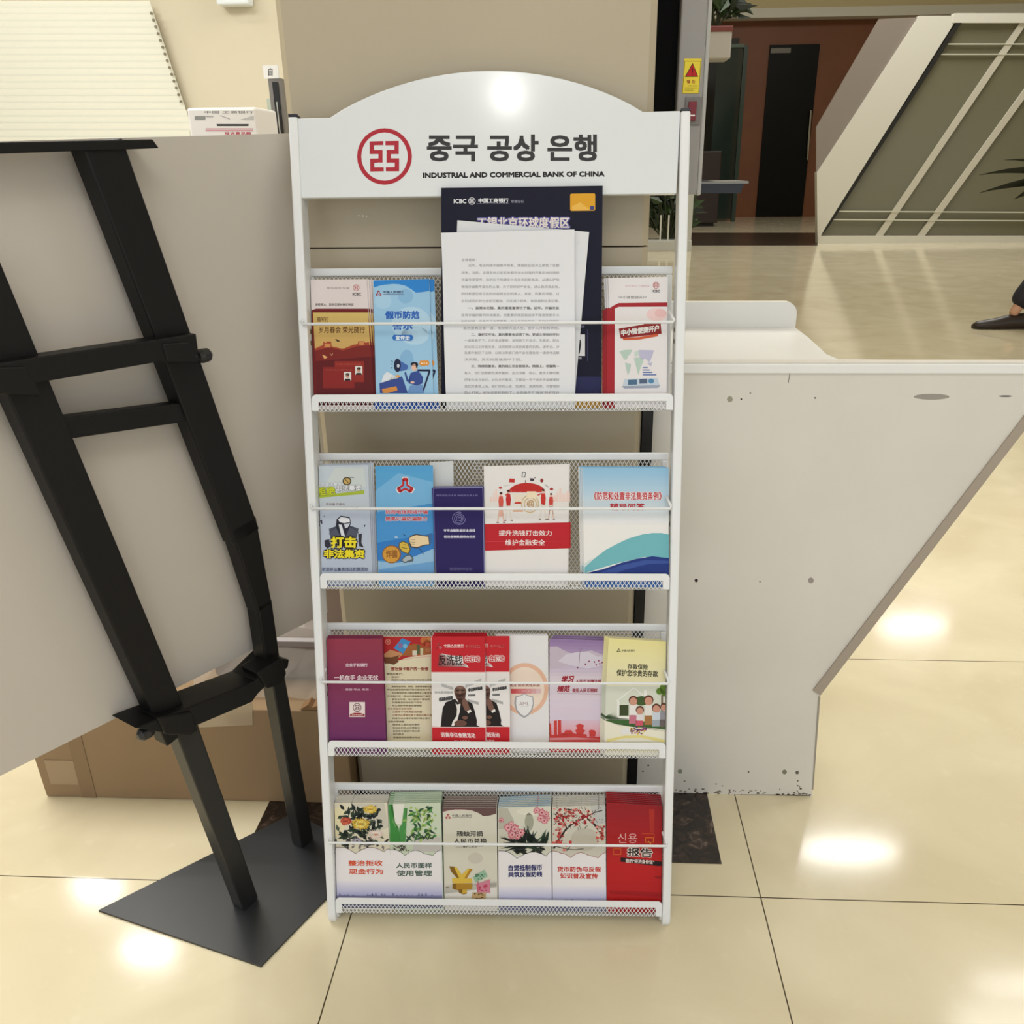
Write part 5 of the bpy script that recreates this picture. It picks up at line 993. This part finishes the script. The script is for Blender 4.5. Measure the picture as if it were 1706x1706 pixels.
A.up(3); lower(A, [((190, 655), (385, 705), 28), ((385, 705), (640, 690), 48), ((640, 690), (694, 670), 14)], 196, 730, 1186, (110, 70, 60), (150, 150, 186))
A.text('整治拒收', 322, 762, 626, 812, (214, 84, 48), .035); A.text('现金行为', 328, 836, 632, 886, (214, 84, 48), .035)
s.done('leaflet', 'leaflet with yellow and orange chrysanthemums, left end of the bottom basket')
s.pile(6, .0055, 'chrysanthemum leaflet in the pile behind the front one, its pale top edge showing', 'chrysanthemum leaflets', -.0003, .0002)

s = Sheet(3, [(647.2, 1339), (734, 1337), (739, 1495), (657.2, 1495)], -.0085, ZG, th=.0034, body=(206, 216, 200), edge=mat((176, 206, 176), .5)); A = s.base_art()
A.poly([(674, 262), (1140, 252), (1150, 720), (694, 720)], (204, 214, 190)); A.up().poly([(720, 265), (820, 262), (790, 440), (740, 440)], (232, 230, 222)); A.poly([(900, 560), (1140, 560), (1146, 690), (900, 690)], (200, 196, 192)); A.up()
for q, c in (([(676, 265), (716, 265), (735, 420), (770, 480), (780, 600), (690, 600), (690, 480)], (64, 140, 66)), ([(700, 270), (716, 265), (735, 420), (765, 480), (745, 480), (710, 420)], (110, 178, 100)), ([(815, 300), (845, 300), (838, 440), (830, 600), (770, 600), (775, 470), (800, 440)], (76, 146, 76)), ([(838, 300), (846, 300), (838, 440), (828, 440)], (130, 190, 120))): A.poly(q, c)
A.up()
rr = random.Random(3)
for i in range(70):
    x, y = rr.uniform(830, 1110), rr.uniform(280, 560); A.leaf(x, y, min(rr.uniform(40, 90), 1128 - x), rr.choice((200, 220, 250, 300, 320, 340, 20)) if x < 1030 else rr.choice((200, 230, 250)), 12, rr.choice(((60, 120, 62), (96, 156, 84), (140, 180, 96), (56, 90, 66), (170, 196, 110))))
A.up()
for i in range(26):
    x, y = rr.uniform(860, 1080), rr.uniform(480, 560); A.leaf(x, y, rr.uniform(25, 48), rr.choice((230, 270, 300, 320)), 7, (50, 76, 60))
for i in range(30): A.leaf(rr.uniform(720, 850), rr.uniform(640, 690), 30, rr.uniform(0, 180), 6, rr.choice(((90, 90, 80), (120, 110, 100), (70, 74, 66))))
A.up(); lower(A, [((698, 672), (826, 722), 18), ((826, 722), (1000, 708), 38), ((1000, 708), (1074, 722), 2), ((1074, 722), (1150, 674), 12)], 700, 1158, 1186, (90, 96, 86), (150, 150, 186))
A.text('人民币图样', 748, 784, 1064, 832, (74, 96, 84), .03); A.text('使用管理', 750, 850, 1066, 902, (74, 96, 84), .03)
s.done('leaflet', 'leaflet with green bamboo, second from the left in the bottom basket')
s.pile(6, .0055, 'bamboo leaflet in the pile behind the front one, its greenish top edge showing', 'bamboo leaflets', -.0002, .0012)

s = Sheet(3, [(737.5, 1345), (827.5, 1345), (829, 1495), (740.5, 1495)], -.0095, ZG, th=.0034, body=(216, 212, 196), edge=mat((176, 164, 156), .5)); A = s.base_art()
A.poly([(1156, 294), (1636, 294), (1636, 350), (1580, 366), (1520, 372), (1480, 345), (1420, 322), (1350, 314), (1270, 314), (1210, 322), (1158, 336)], (104, 78, 76)); A.up().line([(1158, 336), (1210, 322), (1270, 314), (1350, 314), (1420, 322)], 5, (210, 170, 170)); A.spades(1207, 378, 24, (186, 40, 60)); A.text('中国人民银行', 1242, 357, 1420, 377, (90, 86, 84), .02); A.rect(1244, 381, 1420, 387, (150, 146, 140))
A.text('残缺污损', 1284, 504, 1518, 552, (56, 56, 52), .03); A.text('人民币兑换', 1258, 568, 1552, 614, (56, 56, 52), .03); A.rect(1275, 644, 1330, 647, (130, 120, 110)); A.rect(1460, 638, 1518, 641, (130, 120, 110)); A.text('维护人民币', 1338, 636, 1464, 652, (90, 84, 78), .02)
A.ell(1450, 745, 66, 50, (204, 196, 182), 16); A.poly([(1180, 985), (1640, 945), (1640, 1000), (1180, 1060)], (204, 200, 188)); A.poly([(1176, 1000), (1640, 960), (1640, 1290), (1180, 1290)], (226, 222, 214)); A.up()
GD, GL, GB = (132, 96, 30), (222, 186, 74), (176, 132, 44)
for q, c in (([(1218, 816), (1260, 820), (1340, 925), (1300, 935), (1235, 865)], GD), ([(1260, 820), (1285, 826), (1330, 890), (1385, 836), (1424, 840), (1350, 930), (1310, 930)], GL), ([(1400, 838), (1426, 842), (1372, 925), (1348, 930)], GB), ([(1244, 920), (1420, 925), (1420, 965), (1270, 968), (1244, 960)], GL), ([(1246, 968), (1425, 968), (1422, 1018), (1290, 1028), (1246, 1012)], GB), ([(1300, 1020), (1375, 1020), (1375, 1058), (1345, 1066), (1304, 1050)], GD), ([(1246, 968), (1280, 970), (1280, 1026), (1246, 1012)], GD), ([(1335, 1022), (1375, 1020), (1375, 1052), (1335, 1060)], (206, 168, 60))): A.poly(q, c); A.up()
rr = random.Random(9)
for q, c, c2 in (([(1430, 910), (1530, 846), (1560, 905), (1450, 960)], (150, 186, 160), (80, 120, 96)), ([(1455, 975), (1580, 930), (1584, 1050), (1470, 1050)], (206, 130, 150), (190, 60, 90)), ([(1425, 1048), (1545, 1048), (1542, 1100), (1416, 1098)], (196, 166, 120), (120, 84, 44))):
    A.poly(q, c); A.up(); cx = sum(p[0] for p in q) / 4; cy = sum(p[1] for p in q) / 4
    for i in range(14): x = cx + rr.uniform(-44, 44); y = cy + rr.uniform(-26, 26); A.rect(x, y, x + rr.uniform(6, 22), y + rr.uniform(4, 14), c2)
A.rect(1470, 945, 1476, 1050, (190, 60, 90)); A.rect(1190, 1000, 1215, 1006, (110, 80, 50))
s.done('leaflet', 'grey-cream leaflet with a golden yen-shaped sign and banknotes, bottom basket')
s.pile(6, .0055, 'grey-cream leaflet piled behind the golden sign one, its brown top edge showing', 'golden sign leaflets', 0, .0012)

s = Sheet(3, [(829.2, 1345.5), (917.2, 1342.5), (919, 1499), (830.5, 1499)], -.0085, ZI, th=.0034, body=(222, 222, 214), edge=mat((150, 190, 220), .5)); A = s.base_art()
A.poly([(100, 290), (556, 272), (562, 700), (108, 700)], (214, 212, 196)); A.up().poly([(104, 295), (185, 290), (240, 400), (200, 480), (106, 470)], (184, 182, 166)); A.ell(370, 410, 38, 78, (164, 164, 146), 16); A.ell(390, 320, 130, 34, (226, 222, 206), 14); A.poly([(108, 470), (330, 520), (340, 560), (110, 640)], (206, 202, 186)); A.up()
rr = random.Random(6)
for i in range(46):
    a = rr.gauss(90, 55); x0, y0 = 400 + rr.gauss(0, 60), 620 + rr.gauss(0, 12); L = rr.uniform(80, 200); t = math.radians(a); L = min(L, (150 / max(.1, abs(math.cos(t))))); ex = x0 + math.cos(t) * L
    if 112 < ex < 552: A.leaf(x0, y0, L, a, 14, rr.choice(((44, 62, 50), (60, 84, 64), (34, 44, 40), (50, 56, 60))))
for i in range(24): A.leaf(300 + rr.uniform(-60, 60), 600 + rr.uniform(-16, 26), rr.uniform(90, 180), rr.uniform(160, 200), 7, rr.choice(((44, 52, 46), (70, 74, 66), (34, 38, 38))))
for i in range(16): A.leaf(rr.uniform(250, 520), rr.uniform(640, 690), 60, rr.uniform(150, 210), 14, (46, 52, 44))
A.up()
for (x, y, r) in ((190, 460, 42), (245, 470, 46), (225, 520, 44), (300, 500, 40), (270, 530, 36), (130, 395, 26), (105 + 20, 400, 16), (435, 310, 34), (480, 330, 40), (470, 380, 40), (515, 345, 34), (500, 400, 36), (530, 378, 24), (215, 430, 30)): A.flower(x, y, r, 9, (206, 120, 134), (232, 176, 180), (170, 60, 80), .28); 
A.up(3); lower(A, [((108, 660), (266, 726), 22), ((266, 726), (520, 705), 44), ((520, 705), (562, 664), 8)], 110, 566, 1206, (60, 66, 84), (150, 150, 186))
A.text('自觉抵制假币', 192, 776, 482, 828, (56, 58, 110), .04, 4, -2); A.text('共筑反假防线', 190, 836, 484, 884, (56, 58, 110), .04, 2, -2)
s.done('leaflet', 'leaflet with pink orchids over dark leaves, fourth in the bottom basket')
s.pile(6, .0055, 'orchid leaflet in the pile behind the front one, its light blue top edge showing', 'orchid leaflets', .0002, .0010)

s = Sheet(3, [(919.9, 1344), (1008.3, 1342), (1009.6, 1501), (921, 1501)], -.0095, ZI, th=.0034, body=(222, 218, 208)); A = s.base_art()
A.poly([(568, 278), (1026, 268), (1032, 720), (570, 720)], (208, 204, 190)); A.up().ell(850, 560, 120, 100, (196, 190, 176), 16); A.poly([(900, 275), (1026, 270), (1028, 420), (930, 440)], (192, 192, 190)); A.up()
rr = random.Random(12)
BR = (54, 42, 38)
A.line([(580, 640), (640, 540), (690, 470), (760, 410), (860, 370), (930, 430), (1000, 520)], 17, BR); A.line([(700, 470), (660, 400), (590, 340)], 10, BR); A.line([(860, 370), (800, 320), (700, 300)], 11, BR); A.line([(860, 370), (930, 330), (1000, 310)], 8, BR); A.line([(930, 430), (1010, 470)], 7, BR); A.line([(600, 620), (680, 640), (760, 650), (840, 640)], 6, BR); A.line([(740, 600), (690, 660)], 6, BR)
for i in range(70): x, y = rr.uniform(580, 1010), rr.uniform(290, 480); A.line([(x, y), (x + rr.uniform(-26, 12), y + rr.uniform(-30, 30))], 4, rr.choice((BR, (90, 76, 66))))
A.up()
for i in range(150):
    k_ = rr.random()
    if k_ < .6: x, y = rr.uniform(585, 930), rr.uniform(288, 400) + (rr.random() ** 2) * 60
    elif k_ < .82: x, y = 630 + rr.gauss(0, 28), 520 + rr.gauss(0, 50)
    else: x, y = 980 + rr.gauss(0, 20), 500 + rr.gauss(0, 36)
    x = max(580, min(1015, x)); r = rr.uniform(7, 17); A.ell(x, y, r, r * .9, rr.choice(((190, 66, 66), (206, 92, 84), (170, 44, 52), (222, 140, 130), (232, 210, 196), (176, 70, 60))), 7)
A.up()
for i in range(70): x, y = rr.uniform(590, 930), rr.uniform(290, 430); A.ell(x, y, 5, 5, rr.choice(((240, 226, 214), (120, 30, 40), (60, 40, 36))), 6)
for (x, y) in ((725, 585), (690, 610), (640, 590)): A.ell(x, y, 14, 16, (200, 60, 64), 8)
A.up(); lower(A, [((570, 662), (640, 680), 6), ((640, 680), (728, 720), 10), ((728, 720), (880, 700), 34), ((880, 700), (965, 722), 4), ((965, 722), (1030, 675), 10)], 572, 1034, 1206, (170, 70, 66), (150, 150, 186))
A.text('货币防伪与反假', 612, 792, 988, 838, (200, 62, 52), .035, 0, 2); A.text('知识普及宣传', 638, 848, 962, 896, (200, 62, 52), .035, 0, 4)
s.done('leaflet', 'leaflet with red plum blossom on dark branches, fifth in the bottom basket')
s.pile(6, .0055, 'plum blossom leaflet in the pile behind the front one, its white top edge showing', 'plum blossom leaflets', .0002, .0010)

s = Sheet(3, [(1010.5, 1337.5), (1106, 1343), (1106.5, 1503), (1011, 1501)], -.0085, ZI, th=.0034, body=(184, 30, 34), edge=mat((150, 54, 66), .5)); A = s.base_art()
A.grad([(1042, 250), (1524, 275), (1530, 760), (1042, 760)], (150, 30, 38), (186, 34, 36), 10); A.grad([(1042, 760), (1530, 760), (1532, 1250), (1042, 1250)], (190, 32, 34), (172, 28, 32), 6); A.up()
A.poly([(1402, 300), (1450, 302), (1446, 500), (1410, 500)], (178, 50, 40)); A.poly([(1060, 1000), (1528, 1020), (1528, 1060), (1060, 1030)], (160, 24, 30)); A.poly([(1440, 880), (1528, 875), (1528, 900), (1470, 900)], (150, 26, 30)); A.up()
A.line([(1372, 545), (1440, 545), (1440, 585), (1372, 585), (1372, 545)], 8, (214, 110, 40)); A.line([(1340, 510), (1446, 512), (1446, 560)], 6, (200, 80, 40)); A.line([(1095, 640), (1160, 640), (1160, 690), (1095, 690), (1095, 640)], 7, (206, 96, 40)); A.line([(1395, 575), (1420, 600)], 5, (240, 190, 90))
A.text('신용', 1132, 508, 1302, 592, (228, 176, 176), -.006); A.text('报告', 1214, 634, 1432, 712, (34, 24, 24), .03, -6, 4, out=(240, 226, 220), ow=.06)
A.up().poly([(1158, 716), (1240, 722), (1526, 752), (1526, 788), (1480, 790), (1158, 752)], (34, 22, 24)); A.up().text('您的“经济身份证”', 1200, 730, 1448, 764, (226, 210, 206), .03, -4, 10)
s.done('booklet', 'red credit report booklet with a black strip, right end of the bottom basket', 'booklet')
s.pile(6, .0055, 'red booklet piled behind the credit report front one, its dark top edge showing', 'red credit report booklets', .0002, .0012)

for _o in bpy.data.objects:
    if '_o' in _o: del _o['_o']
